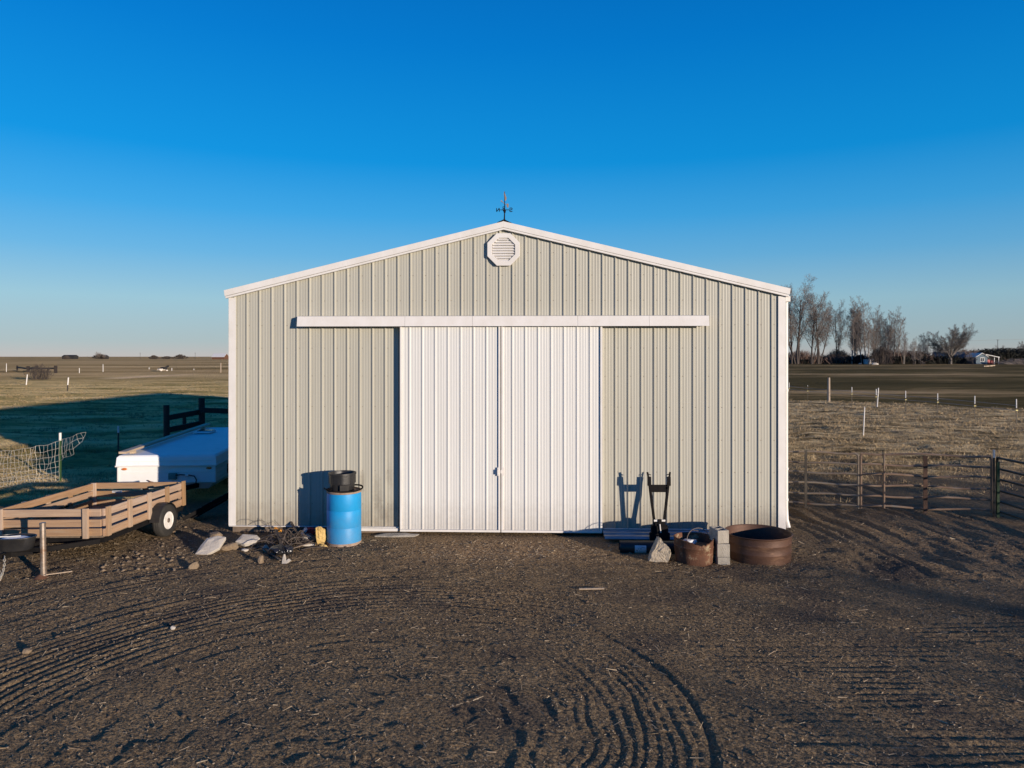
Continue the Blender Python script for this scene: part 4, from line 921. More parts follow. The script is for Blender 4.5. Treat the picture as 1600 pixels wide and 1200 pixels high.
for i in range(8):
    mb = MB(); mb.box((-1.25 - 0.075 + i * 0.021, TL - 0.0022, 0.62), (0.012, 0.001, 0.02 if i % 3 else 0.014)); mb.build('plate_mark', 'ink', pl)
# tub resting on the tongue
tp = tr.matrix_basis @ Vector((-0.69, -0.90, 0.415))
tb = thing('plastic_tub', tp, R(6), 'shallow black plastic tub with white rope resting on the trailer tongue', 'tub')
mb = MB(); mb.lathe([(0.0, 0.0), (0.82, 0.0), (0.90, 0.03), (1.0, 0.17), (1.04, 0.175), (1.04, 0.19), (0.98, 0.19), (0.86, 0.05), (0.0, 0.045)], 36, Matrix.Diagonal((0.27, 0.17, 1, 1))); mb.build('tray', 'black_plastic', tb, smooth=True, ang=50)
mb = MB(); mb.lathe([(0, 0.10), (0.9, 0.11), (0.95, 0.15), (0.5, 0.185), (0, 0.19)], 24, Matrix.Diagonal((0.25, 0.15, 1, 1))); mb.build('sack', 'label', tb, smooth=True)
mb = MB(); mb.tube([(0.10, -0.05, 0.205), (-0.05, -0.06, 0.20), (-0.16, -0.08, 0.205), (-0.24, -0.10, 0.19), (-0.285, -0.09, 0.10), (-0.33, -0.10, 0.05), (-0.40, -0.12, -0.02)], 0.008, 6); mb.build('rope', 'white_pvc', tb, smooth=True)
o = MB(); o.bar(on(5, 863, 0.36), on(43, 862, 0.35), 0.03, 0.012)
# ------------------------------------------------------------------ camper
cp = thing('folded_camper', (-8.27 * KS, 14.87 * KS, GZ), R(5.5), 'white folded tent camper trailer parked beside the barn, half in shade', 'camper')
CW, CL = 1.99, 5.0; cp.scale = (KS,) * 3
def frus(name, m, x0, x1, y0, y1, zz, ins, parent, bevel=0.02, ztilt=0.0):
    mb = MB(); vs = []
    for z, i_ in zip(zz, ins):
        for x, y in ((x0 + i_, y0 + i_), (x1 - i_, y0 + i_), (x1 - i_, y1 - i_), (x0 + i_, y1 - i_)): vs.append((x, y, z + ztilt * (y - y0) / (y1 - y0) * (1 if z == zz[-1] else 0)))
    fs = [(3, 2, 1, 0)]; n = len(zz)
    for k in range(n - 1):
        for a in range(4): fs.append((k * 4 + a, k * 4 + (a + 1) % 4, k * 4 + 4 + (a + 1) % 4, k * 4 + 4 + a))
    fs.append(tuple(range(4 * n - 4, 4 * n))); mb.add(vs, fs); return mb.build(name, m, parent, bevel=bevel)
frus('skirt', 'camper_alu', 0.06, CW - 0.06, 0.10, CL - 0.1, (0.26, 0.42), (0.16, 0.0), cp, 0.01)
body = frus('body', 'camper_alu', 0.0, CW, 0.03, CL, (0.422, 0.785), (0.01, 0.0), cp, 0.015)
lid = frus('lid', 'camper', -0.025, CW + 0.025, -0.01, CL + 0.03, (0.79, 0.83, 0.98, 1.02), (0.0, 0.0, 0.012, 0.05), cp, 0.012, ztilt=0.10)
mb = MB(); mb.box((CW / 2, -0.018, 0.80), (CW + 0.06, 0.02, 0.03)); mb.box((CW + 0.033, CL / 2, 0.80), (0.018, CL, 0.03)); mb.build('seam_rail', 'trim', cp, bevel=0.004)
mb = MB()
for zz in (0.52, 0.62, 0.71): mb.box((CW + 0.004, CL / 2, zz), (0.008, CL - 0.15, 0.012))
mb.build('side_moulding', 'trim', body)
for zz, dep_ in ((0.90, -0.012), (0.66, 0.024)):
    mb = MB(); mb.box((CW / 2, dep_, zz), (CW - 0.10, 0.010, 0.010)); mb.build('front_crease', 'camper_alu', lid if zz > 0.8 else body)
for x_ in (0.012, CW - 0.012):
    mb = MB(); mb.box((x_, 0.024, 0.60), (0.03, 0.02, 0.35)); mb.build('corner_moulding', 'trim', body, bevel=0.004)
mb = MB(); mb.box((CW + 0.006, 1.0, 0.60), (0.012, 0.35, 0.22)); mb.build('access_hatch', 'dark', body)
for x_ in (0.14, CW - 0.14):
    mb = MB(); mb.lathe([(0, 0), (0.05, 0), (0.05, 0.012), (0.03, 0.028), (0, 0.03)], 20, Matrix.Translation((x_, 0.028, 0.735)) @ Matrix.Rotation(R(90), 4, 'X') @ Matrix.Diagonal((1.15, 0.5, 1, 1))); mb.build('marker_light', 'amber', body, smooth=True)
mb = MB(); mb.box((1.12, 0.0, 0.575), (0.16, 0.07, 0.13)); ob = mb.build('outlet_box', 'utility_green', body, bevel=0.01)
mb = MB(); mb.tube([(1.19, -0.03, 0.60), (1.30, -0.06, 0.615), (1.45, -0.05, 0.60), (1.58, -0.06, 0.58), (1.62, -0.05, 0.50), (1.60, -0.03, 0.42)], 0.013, 7); mb.build('power_cable', 'rubber', body, smooth=True)
mb = MB(); mb.lathe([(0, 0), (0.03, 0), (0.03, 0.06), (0, 0.06)], 12, Matrix.Translation((1.40, -0.05, 0.60)) @ Matrix.Rotation(R(90), 4, 'Y')); mb.build('plug', 'white_pvc', body)
mb = MB(); mb.tube([(0.62, -0.01, 0.50), (0.68, -0.03, 0.475), (0.75, -0.02, 0.455)], 0.01, 6); mb.build('pull_strap', 'rust', body)
vz0 = 1.02 + 0.10 * 3.9 / 5
mb = MB(); mb.box((0.58, 3.7, vz0 + 0.032), (0.44, 0.46, 0.045)); rv = mb.build('roof_vent', 'camper', lid, bevel=0.02)
mb = MB(); mb.box((0.60, 3.74, vz0 + 0.065), (0.36, 0.36, 0.018)); mb.build('vent_lid', 'glass', rv, bevel=0.01)
for x_ in (0.2, CW - 0.2):
    mx = Matrix.Translation((x_, 2.7, 0.27)) @ Matrix.Rotation(R(90), 4, 'Y')
    mb = MB(); mb.lathe([(0.14, -0.07), (0.26, -0.08), (0.28, 0), (0.26, 0.08), (0.14, 0.07), (0.0, 0.06), (0.0, -0.06)], 28, mx); mb.build('wheel', 'rubber', cp, smooth=True)
mb = MB(); mb.bar((0.5, 0.1, 0.36), (1.05, -1.0, 0.36), 0.07, 0.09); mb.bar((1.6, 0.1, 0.36), (1.05, -1.0, 0.36), 0.07, 0.09); mb.box((1.05, -0.95, 0.19), (0.07, 0.07, 0.38)); mb.build('tow_frame', 'dark', cp)
def cpw(x, y, z): return cp.matrix_basis @ Vector((x, y, z))
mb = MB(); mb.bar((0.17, -0.14, 1.100), (0.24, CL + 0.02, 1.205), 0.15, 0.045); o = mb.build('roof_plank', 'lumber'); o.matrix_basis = cp.matrix_basis.copy()
tag(o, 'long pale plank laid along the left edge of the camper roof', 'plank')
mb = MB()
for y_ in (0.35, 4.6): mb.box((0.17 + 0.014 * y_, y_, 1.0 + 0.10 * y_ / 5 + 0.045), (0.10, 0.09, 0.07))
for_sp = mb; sp_o = mb.build('plank_spacer', 'lumber', o)
# ramp beside the barn
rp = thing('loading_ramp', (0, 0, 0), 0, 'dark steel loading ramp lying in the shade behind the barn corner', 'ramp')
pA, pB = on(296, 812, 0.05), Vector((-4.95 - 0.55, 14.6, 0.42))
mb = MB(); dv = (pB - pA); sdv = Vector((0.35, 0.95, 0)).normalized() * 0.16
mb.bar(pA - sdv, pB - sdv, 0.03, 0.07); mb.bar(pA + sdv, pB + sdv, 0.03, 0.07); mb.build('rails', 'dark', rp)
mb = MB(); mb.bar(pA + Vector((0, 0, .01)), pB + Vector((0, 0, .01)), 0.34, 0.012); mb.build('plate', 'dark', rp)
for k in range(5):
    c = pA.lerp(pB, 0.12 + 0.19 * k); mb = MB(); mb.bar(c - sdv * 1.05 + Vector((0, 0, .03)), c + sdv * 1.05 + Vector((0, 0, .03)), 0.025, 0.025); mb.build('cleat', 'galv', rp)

# ------------------------------------------------------------------ fences near
def tpost(p, h, m, cap, label, name='steel_post', lean=0.0, capc='white_pvc', group=None, ins=None, w=0.042):
    t = thing(name, p, 0, label, 'fence post', group)
    mb = MB(); mb.box((0, 0, h / 2 - 0.1), (w, 0.008, h + 0.2)); mb.box((0, w * .42, h / 2 - 0.1), (0.008, w * .8, h + 0.2))
    mb.build('stake', m, t)
    if cap:
        mb = MB(); mb.lathe([(w * .52, h - cap), (w * .52, h + 0.012), (0, h + 0.014)], 10); mb.build('cap', capc, t)
    if ins:
        mb = MB()
        for z in ins: mb.box((-0.01, -0.035, z), (0.10, 0.05, 0.045))
        mb.build('insulator', 'yellow', t)
    t.rotation_euler = (0, lean, 0); return t
gp = on(94, 750); tpost(gp, 1.25, 'green_steel', 0.19, 'green steel post with white top holding the loose wire mesh', w=0.06)
tpost(atd(185, 19.5, gh(-10.8, 19.5)), zat(657, 19.5), 'tpost', 0.17, 'dark steel post with grey top behind the camper', capc='label', w=0.045)
# loose woven-wire mesh
fa = Vector((gp.x, gp.y - 0.03, 0)); rows = [0.03, 0.15, 0.27, 0.40, 0.54, 0.70, 0.88, 1.06]
mb = MB(); ptsG = {}
pathL = [gp + Vector((0, -0.04, 0)), at(60, 754), at(30, 758), at(0, 762), at(-40, 766)]
def path(t):
    s = t * (len(pathL) - 1); i = min(int(s), len(pathL) - 2); return pathL[i].lerp(pathL[i + 1], s - i)
NC = 22
def wob(i, j): return Vector((0.035 * math.sin(i * 1.7 + j * 2.1) + 0.02 * math.sin(i * 4.1 - j), 0.04 * math.sin(i * 0.9 + j), 0.018 * math.sin(i * 1.3 + j * 1.9)))
grid = [[None] * len(rows) for _ in range(NC)]
for i in range(NC):
    b_ = path(i / (NC - 1))
    sag = 1 - 0.16 * math.sin(min(1, i / 14) * 1.57)
    for j, z in enumerate(rows):
        lean = 0.10 * (z / 1.06) * (i / NC)
        grid[i][j] = Vector((b_.x, b_.y + lean, gh(b_.x, b_.y))) + Vector((0, 0, z * sag)) + wob(i, j) * (0.2 + 0.4 * min(1, i / 3))
for j in range(len(rows)): mb.tube([grid[i][j] for i in range(NC)], 0.0048, 4)
for i in range(NC): mb.tube([grid[i][j] for j in range(len(rows))], 0.004, 4)
g2 = [[None] * 4 for _ in range(9)]
for i in range(9):
    for j in range(4):
        x = 0.085 * i - (0.05 * max(0, i - 6) ** 1.3 if i > 6 else 0); zz = rows[7 - j] + 0.027 * i + (0.07 * j if i > 5 else 0.02 * j * i / 5)
        g2[i][j] = gp + Vector((x, -0.05 - 0.02 * i + (0.10 * max(0, i - 5)), zz)) + wob(i, j) * 0.8
for j in range(4): mb.tube([g2[i][j] for i in range(9 if j < 3 else 6)], 0.004, 4)
for i in range(1, 9): mb.tube([g2[i][j] for j in range(4 if i < 6 else 3)], 0.0034, 4)
tag(mb.build('wire_mesh_fence', 'wire'), 'loose sagging woven wire mesh hung from the green post', 'wire fence')

# dark corral posts and rails behind the camper
cor = thing('corral_fence', atd(287, 22, 0), 0, 'dark rough wooden corral fence in shade behind the camper', 'corral fence')
def rel(v): return Vector(v) - cor.location
for px, d, ty, r_ in ((260, 21, 633, 0.088), (315, 22.5, 622, 0.10), (288, 23, 652, 0.06), (372, 23, 624, 0.10)):
    b_ = atd(px, d, -0.2); mb = MB(); t_ = Vector((b_.x, b_.y, zat(ty, d)))
    mb.tube([rel(b_), rel(b_.lerp(t_, .5) + Vector((.01, 0, 0))), rel(t_)], [r_ * 1.05, r_, r_ * .95], 12); mb.build('post', 'post_dark', cor, smooth=True)
for a_, b_ in (((262, 21.2, 653), (316, 22.6, 643)), ((314, 22.35, 641), (372, 22.85, 643)), ((262, 21.2, 672), (316, 22.6, 661))):
    A, B = atd(a_[0], a_[1], zat(a_[2], a_[1])), atd(b_[0], b_[1], zat(b_[2], b_[1])); mb = MB(); mb.bar(rel(A), rel(B), 0.06, 0.16); mb.build('rail', 'post_dark', cor, bevel=0.01)

# tube gates on the right
def tube_gate(name, A, B, bars, m, label, cat, r=0.022, rnd_end=False, mids=(), wob_=0.012, bottom=0.08, top=1.18, group=None):
    A, B = Vector(A), Vector(B); d = (B - A); L = d.length; rz_ = math.atan2(d.y, d.x)
    t = thing(name, A, rz_, label, cat, group)
    for i, z in enumerate(bars):
        mb = MB(); n = 9
        mb.tube([(L * k / (n - 1), 0, z + (wob_ * math.sin(k * 1.1 + i * 2) if 0 < k < n - 1 else 0)) for k in range(n)], r, 8); mb.build('rail', m, t, smooth=True)
    for x in (0.0, L):
        mb = MB()
        mb.tube([(x, 0, bottom - 0.04), (x, 0, top - 0.06)] + [(x + (0.07 if x == 0 else -0.07) * (1 - math.cos(R(a))), 0, top - 0.06 + 0.06 * math.sin(R(a))) for a in (30, 60, 90)], r * 1.15, 8); mb.build('end_tube', m, t, smooth=True)
    for x in mids:
        mb = MB(); mb.tube([(x * L, -0.022, bottom - 0.02), (x * L, -0.022, top)], r * 0.95, 8); mb.build('brace', m, t, smooth=True)
    return t
BARS = [0.09, 0.31, 0.53, 0.75, 0.96, 1.18]
def gpt(px, d): v = atd(px, d * KS); v.z = GZ + 0.5 * (gh(v.x, v.y) - GZ); return v
A, B, C, D = gpt(1212, 14.78), gpt(1341, 14.34), gpt(1549, 13.88), gpt(1700, 11.6)
tube_gate('tube_gate', A, B, BARS, 'galv', 'grey tube gate between the barn and the rusty gate', 'gate', mids=(0.1,))
tube_gate('tube_gate', gpt(1345, 14.32), C, BARS, 'gate_rust', 'rusty tube gate with rounded corner left of the dark gate', 'gate', mids=(0.18,), wob_=0.02)
tube_gate('tube_gate', gpt(1558, 13.78), D, [0.10, 0.30, 0.52, 0.74, 0.95, 1.17], 'gate_dark', 'dark green tube gate running out of view at right', 'gate', r=0.022, wob_=0.004)
tpost(gpt(1259, 14.50), 1.21, 'tpost', 0, 'dark steel post against the grey tube gate', w=0.055)
tpost(gpt(1446, 14.0), 1.17, 'rusty_tube', 0, 'dark rusty steel post in front of the rusty tube gate', w=0.085)
tpost(gpt(1553, 13.72), 1.32, 'tpost', 0.14, 'thin dark post with white tip where rusty and dark gates meet', w=0.04)
tpost(gpt(1560, 13.62), 1.10, 'green_steel', 0, 'bright green post at the left end of the dark gate', w=0.05)

# electric fence posts across the paddock
EF = [(1233, 620, 598, 'first white-topped fence post beside the barn corner'), (1262, 623, 602, 'faint thin fence post between barn corner and wooden post'),
      (1331, 631, 605, 'white-topped fence post between the wooden post and the white pole pair'), (1369, 636, 608, 'white-topped fence post doubled by a leaning white pole'),
      (1415, 642, 611, 'white-topped fence post right of the white pole pair'), (1465, 647, 615, 'white-topped fence post third from the right edge'),
      (1523, 655, 619, 'white-topped fence post second from the right edge'), (1588, 662, 624, 'white-topped fence post nearest the right edge')]
tops = []
for i, (px, by, ty, lab) in enumerate(EF):
    p = on(px, by); h = zat(ty, p.y) - p.z
    tpost(p, h, 'tpost', h * (0.34 if i != 1 else 0.08), lab, 'fence_post', group='electric fence posts across the paddock', ins=(h * 0.56,), w=0.045 if i != 1 else 0.03)
    tops.append((p + Vector((0, -0.05, h * 0.75)), p + Vector((0, -0.05, h * 0.55))))
mb = MB()
for k in range(2): mb.tube([t[k] for t in tops], 0.009, 4)
tag(mb.build('fence_wire', 'wire'), 'thin wires strung along the white-topped paddock posts', 'fence wire')
def pole(px, by, ty, w, m, label, name, lean=0.0, cat='post', n=12):
    p = on(px, by); h = zat(ty, p.y) - p.z; mb = MB(); r_ = w / F * p.y / 2
    mb.tube([(0, 0, -0.2), (0, 0, h * .5), (0, 0, h)], [r_, r_ * .97, r_ * .92], n); o = mb.build(name, m, None, smooth=True); o.location = p; o.rotation_euler = (0, lean, 0); return tag(o, label, cat)
pole(1295, 629, 590, 4.2, 'post_pale', 'tall pale round wooden post standing in the paddock fence line', 'wooden_post')
pole(1370.5, 636, 606, 1.6, 'white_pvc', 'leaning white pole touching a fence post in the paddock', 'white_pole', R(4))
pole(1349, 679, 636, 1.7, 'white_pvc', 'thin white pole alone in the middle of the paddock', 'white_pole', R(2.5))
pole(41, 601, 585, 1.6, 'white_pvc', 'leaning white stake left of the split white and dark stake', 'white_stake', R(6))
# half white stake
p = on(105, 611); st = thing('marker_stake', p, 0, 'stake with white upper half and dark lower half in left field', 'stake')
mb = MB(); mb.tube([(0, 0, -0.1), (0, 0, 0.60)], 0.05, 8); mb.build('lower_half', 'post_dark', st)
mb = MB(); mb.tube([(0, 0, 0.60), (0, 0, 1.30)], 0.055, 8); mb.build('upper_half', 'white_pvc', st); st.rotation_euler = (0, R(5), 0)
pole(345, 582, 567, 1.6, 'post_pale', 'tall pale stake in the left field close to the barn corner', 'field_stake')
for px, by, ty, lab in ((10, 581, 568, 'thin white post farthest left in the far field'), (124, 583, 575, 'thin white post right of the dark brace fence'), (161, 581, 569, 'thin white post halfway between brace fence and cow'), (233, 577, 574, 'short white post left of the cow'), (268.5, 579, 575, 'short white post right of the cow'), (303, 578, 576, 'tiny white marker far right of the cow')):
    pole(px, by, ty, 0.9, 'white_pvc', lab, 'field_post', n=6)
# brace fence far left
br = thing('brace_fence', at(60, 582), 0, 'dark wooden brace fence with four posts in the far left field', 'fence')
def relb(v): return Vector(v) - br.location
fp = []
for px, by, ty, w in ((27, 579, 571, .36), (44, 582, 572, .6), (58, 578, 571, .34), (87, 583, 571, .6)):
    p = at(px, by); t_ = Vector((p.x, p.y, zat(ty, p.y))); fp.append((p, t_)); mb = MB(); mb.bar(relb(p - Vector((0, 0, .2))), relb(t_), w * .7, w * .7, up=(0, 1, 0)); mb.build('post', 'post_dark', br)
for i, j in ((0, 1), (1, 3), (1, 2)):
    a_, b_ = fp[i], fp[j]; mb = MB(); mb.bar(relb(a_[0].lerp(a_[1], .62)), relb(b_[0].lerp(b_[1], .62)), 0.15, 0.32); mb.build('rail', 'post_dark', br)
# cow: one continuous skinned body
def cow(loc, rz_):
    t = thing('cow', loc, rz_, 'black and white cow lying in the far left field', 'cow')
    me = bpy.data.meshes.new('body'); V = []; E = []; Rr = []
    def chain(pts, start=None):
        prev = start
        for (x, y, z, r_) in pts:
            V.append((x, y, z)); Rr.append(r_); i = len(V) - 1
            if prev is not None: E.append((prev, i))
            prev = i
        return prev
    chain([(-.62, 0, .36, .26), (-.28, 0, .40, .33), (.1, 0, .40, .32), (.42, 0, .46, .24)])
    chain([(.58, 0, .68, .16), (.74, 0, .86, .14), (.96, -.06, .78, .09)], 3)
    for sgn in (-1, 1):
        chain([(.50, sgn * .22, .20, .10), (.72, sgn * .25, .09, .06), (.52, sgn * .30, .05, .05)], 3)
        chain([(-.40, sgn * .30, .20, .13), (-.12, sgn * .38, .09, .07), (-.38, sgn * .42, .05, .05)], 0)
    chain([(-.86, 0, .34, .04), (-.98, .1, .08, .03)], 0)
    for sgn in (-1, 1): chain([(.72, sgn * .20, .90, .035)], 5)
    me.from_pydata(V, E, []); o = bpy.data.objects.new('body', me); COL.objects.link(o); o.parent = t
    sk = o.modifiers.new('skin', 'SKIN'); o.modifiers.new('sub', 'SUBSURF').levels = 1
    for i, r_ in enumerate(Rr): me.skin_vertices[0].data[i].radius = (r_, r_)
    me.skin_vertices[0].data[0].use_root = True
    m, nt, N, L, P = new_mat('piebald_hide'); tcn = N.new('ShaderNodeTexCoord'); sx = N.new('ShaderNodeSeparateXYZ'); L.new(tcn.outputs['Object'], sx.inputs[0])
    nz = N.new('ShaderNodeTexNoise'); nz.inputs['Scale'].default_value = 1.4; L.new(tcn.outputs['Object'], nz.inputs['Vector'])
    ad = N.new('ShaderNodeMath'); ad.operation = 'MULTIPLY_ADD'; L.new(nz.outputs['Fac'], ad.inputs[0]); ad.inputs[1].default_value = 0.8; L.new(sx.outputs['Z'], ad.inputs[2])
    rp_ = N.new('ShaderNodeValToRGB'); rp_.color_ramp.interpolation = 'CONSTANT'; e = rp_.color_ramp.elements; e[0].color = (.70, .63, .54, 1); e[1].position = 1.0; 
    mr = N.new('ShaderNodeMapRange'); mr.inputs[1].default_value = 0.3; mr.inputs[2].default_value = 1.3; L.new(ad.outputs[0], mr.inputs[0]); L.new(mr.outputs[0], rp_.inputs[0])
    e[1].position = 0.42; e[1].color = (.012, .011, .011, 1); L.new(rp_.outputs[0], P.inputs['Base Color']); P.inputs['Roughness'].default_value = .85
    me.materials.append(m); return t
cv = at(255, 580); cow(cv, R(20)).scale = (1.25, 1.25, 1.35)

# ------------------------------------------------------------------ trees
def grow(mt, mc, p, d, L, r, lvl, S, rg_):
    n = 5 if lvl < 2 else 3
    pts = [p.copy()]; rad = [r]; q = p.copy(); dd = d.copy()
    for k in range(n):
        dd = dd + Vector((rg_.gauss(0, 1), rg_.gauss(0, 1), rg_.gauss(0, .5))) * S['wig'][lvl] + Vector((0, 0, S['up'][lvl]))
        dd.normalize(); q = q + dd * (L / n); pts.append(q.copy()); rad.append(max(r * (1 - (k + 1) / n * (1 - S['tap'][lvl])), S['rmin']))
    (mt if lvl <= S['tl'] else mc).tube(pts, rad, 7 if lvl == 0 else (5 if lvl == 1 else 3), cap=False)
    if lvl >= S['max']: return
    nb = S['nb'][lvl]
    for k in range(nb):
        t = S['st'][lvl] + (0.98 - S['st'][lvl]) * (k + rg_.random()) / nb
        s = t * n; i = min(int(s), n - 1); pp = pts[i].lerp(pts[i + 1], s - i); base = (pts[i + 1] - pts[i]).normalized()
        az = k * 2.4 + rg_.uniform(-.5, .5); sd = base.orthogonal().normalized(); sd2 = base.cross(sd)
        lo_, hi_ = S.get('angv', (.75, 1.25)) if lvl == 0 else (.75, 1.25)
        an = R(S['ang'][lvl] * (lo_ + (hi_ - lo_) * math.sqrt((k * 0.618) % 1 if lvl == 0 else rg_.random())))
        nd = base * math.cos(an) + (sd * math.cos(az) + sd2 * math.sin(az)) * math.sin(an)
        ll = L * S['len'][lvl] * rg_.uniform(.7, 1.15) * (1 - S['sh'][lvl] * t)
        if lvl == 0 and 'angv' in S: ll *= 1.12 - .30 * an / R(S['ang'][0] * hi_)
        rr_ = max(S['rmin'], (rad[i] * (1 - (s - i)) + rad[i + 1] * (s - i)) * S['rr'][lvl])
        grow(mt, mc, pp, nd, ll, rr_, lvl + 1, S, rg_)
def make_tree(name, S, stems, H, seed, mb_, mc_, label, group):
    rg_ = random.Random(seed); mt, mc = MB(), MB()
    for (x, y, dx, dy, hh, r_) in stems:
        grow(mt, mc, Vector((x, y, -0.3)), Vector((dx, dy, 1)).normalized(), H * hh, r_, 0, S, rg_)
    t = thing(name, (0, 0, 0), 0, label, 'tree', group)
    mt.build('trunk', mb_, t, smooth=True, ang=60); mc.build('crown', mc_, t)
    return t
COT = dict(max=4, tl=1, wig=[.07, .08, .11, .15, .2], up=[.03, .09, .06, .04, .03], tap=[.25, .16, .25, .5, .6], nb=[8, 9, 8, 6], st=[.18, .22, .12, .1], ang=[34, 34, 40, 42], len=[.66, .46, .50, .55], sh=[.45, .4, .3, .2], rr=[.50, .42, .5, .7], rmin=.020)
POP = dict(max=4, tl=1, wig=[.03, .06, .10, .14, .2], up=[.05, .13, .10, .06, .04], tap=[.22, .2, .3, .5, .6], nb=[15, 7, 6, 5], st=[.14, .15, .12, .1], ang=[30, 32, 36, 40], len=[.36, .5, .52, .6], sh=[.45, .35, .3, .2], rr=[.36, .5, .5, .7], rmin=.018)
BRD = dict(max=4, tl=1, wig=[.03, .05, .09, .14, .2], up=[.02, .02, .03, .03, .03], tap=[.80, .16, .25, .5, .6], nb=[17, 12, 9, 7], st=[.72, .22, .12, .1], ang=[33, 28, 36, 44], len=[3.6, .38, .46, .55], sh=[0, .45, .3, .2], rr=[.36, .42, .5, .7], rmin=.024, angv=(.15, 1.75))
SPR = dict(max=3, tl=1, wig=[.05, .10, .14, .18], up=[.03, .06, .05, .04], tap=[.4, .2, .3, .5], nb=[9, 7, 5], st=[.30, .25, .2], ang=[40, 40, 42], len=[.7, .5, .5], sh=[.35, .4, .3], rr=[.6, .55, .6], rmin=.02)
TD = 300.0
def tp_(px, d=TD): return atd(px, d, GZ)
def th_(ty, d=TD): return zat(ty, d)
G = 'bare trees along the far edge of the right pasture'
protoC1 = make_tree('cottonwood_tree', COT, [(0, 0, .02, 0, .80, .50), (1.0, .5, .26, .1, .74, .36), (-.8, .3, -.2, 0, .66, .34)], 30, 41, 'bark', 'twig', 'tallest bare cottonwood, just right of the barn corner', G)
protoC2 = make_tree('cottonwood_tree', COT, [(0, 0, .02, 0, .82, .46), (.5, 0, .30, .1, .66, .28)], 29, 42, 'bark', 'twig', 'bare cottonwood with forked dark trunk, third from the barn corner', G)
protoP1 = make_tree('poplar_tree', POP, [(0, 0, .0, 0, .97, .36), (1.6, .6, .05, 0, .80, .26)], 27, 43, 'pale_bark', 'twig', 'narrow pale poplar at the left of the upright poplar row', G)
protoP2 = make_tree('poplar_tree', POP, [(0, 0, .02, 0, .97, .32), (-1.6, .3, -.06, 0, .86, .26), (1.5, .8, .08, 0, .7, .24)], 27, 44, 'pale_bark', 'twig', 'densest upright poplar in the middle of the row', G)
protoB = make_tree('maple_tree', BRD, [(0, 0, .02, 0, .18, .62)], 18.5, 45, 'mid_bark', 'twig_grey', 'broad round bare tree standing alone left of the small house', G)
protoC1.location = tp_(1246); protoC1.rotation_euler.z = .4; protoC1.scale = (1.0, 1.0, th_(443) / 30)
protoC2.location = tp_(1268); protoC2.scale = (.85, .85, th_(463) / 29)
protoP1.location = tp_(1331); protoP1.scale = (.9, .9, th_(470) / 28)
protoP2.location = tp_(1352, 298); protoP2.scale = (.9, .9, th_(471, 298) / 28)
protoB.location = tp_(1485, 297); protoB.scale = (1.12, 1.12, 1.10)
dup(protoC2, tp_(1237, 305), 2.1, 'bare cottonwood half hidden behind the barn corner', (.9, .9, th_(452, 305) / 29))
dup(protoC1, tp_(1279, 302), 3.6, 'bare cottonwood with a leaning limb, right of the forked one', (.85, .85, th_(456, 302) / 30))
dup(protoC2, tp_(1307, 306), 4.2, 'thin bare cottonwood standing alone left of the poplar row', (.62, .62, th_(473, 306) / 29))
dup(protoP2, tp_(1338, 304), 1.3, 'pale poplar crowding the left poplar of the row', (.7, .7, th_(480, 304) / 28))
dup(protoP1, tp_(1345, 308), 2.6, 'slender poplar behind the gap in the poplar row', (.7, .7, th_(480, 308) / 28))
dup(protoP2, tp_(1364, 302), 4.0, 'pale poplar right of the densest poplar', (.85, .85, th_(485, 302) / 28))
dup(protoP1, tp_(1374, 306), 5.0, 'lower pale poplar behind the white shed', (.75, .75, th_(494, 306) / 28))
dup(protoP1, tp_(1388, 300), .7, 'thin twin-stemmed poplar second from the right of the row', (.75, .75, th_(490, 300) / 28))
dup(protoP2, tp_(1397, 301), 2.9, 'last poplar at the right end of the tall row', (.75, .75, th_(487, 301) / 28))
SM = 'small bare trees below the tall poplars'
for px, ty, d, rzv, sx, lab, pr_ in ((1412, 522, 296, .2, .38, 'small pale sapling just right of the tall poplar row', protoP1), (1430, 528, 298, 1.9, .38, 'small slender tree left of the twin dark saplings', protoP1),
        (1438, 524, 301, 3.1, .42, 'small upright tree above the dark hedge', protoP2), (1446, 530, 310, 4.4, .40, 'small bare tree left of the broad round tree', protoP1),
        (1520, 548, 285, 2.2, .30, 'crooked little tree just left of the small house', protoC2), (1562, 540, 320, 1.0, .35, 'thin bare tree behind the small house roof', protoC2),
        (1590, 533, 338, .1, .42, 'dark spreading tree near the right edge', protoB), (1608, 528, 345, 2.1, .5, 'dark tree cut by the right edge', protoB)):
    H0 = {protoP1: 28, protoP2: 28, protoC2: 29, protoB: 17.5}[pr_]
    o = dup(pr_, tp_(px, d), rzv, lab, (sx, sx, th_(ty, d) / H0)); o['group'] = SM
for px, ty, d in ((1427, 540, 270), (1438, 538, 270)):
    p = tp_(px, d); mb = MB(); h = 5.2; mb.tube([(0, 0, -.2), (.05, 0, 1.6), (0, 0, h)], [.11, .07, .03], 6)
    t = thing('young_tree', p, 0, 'left of two young trees before the dark hedge' if px < 1430 else 'right of two young trees before the dark hedge', 'tree'); mb.build('trunk', 'bark', t)
    mc = MB(); rg_ = random.Random(px)
    for k in range(26):
        z = rg_.uniform(1.4, h); a = rg_.uniform(0, 6.3); l = .9 * (1 - .6 * (z - 1.4) / (h - 1.4)) + .2
        mc.tube([(0, 0, z), (l * .5 * math.cos(a), l * .5 * math.sin(a), z + .5 * l), (l * .8 * math.cos(a), l * .8 * math.sin(a), z + 1.3 * l)], [.03, .025, .02], 3)
    mc.build('crown', 'twig', t)
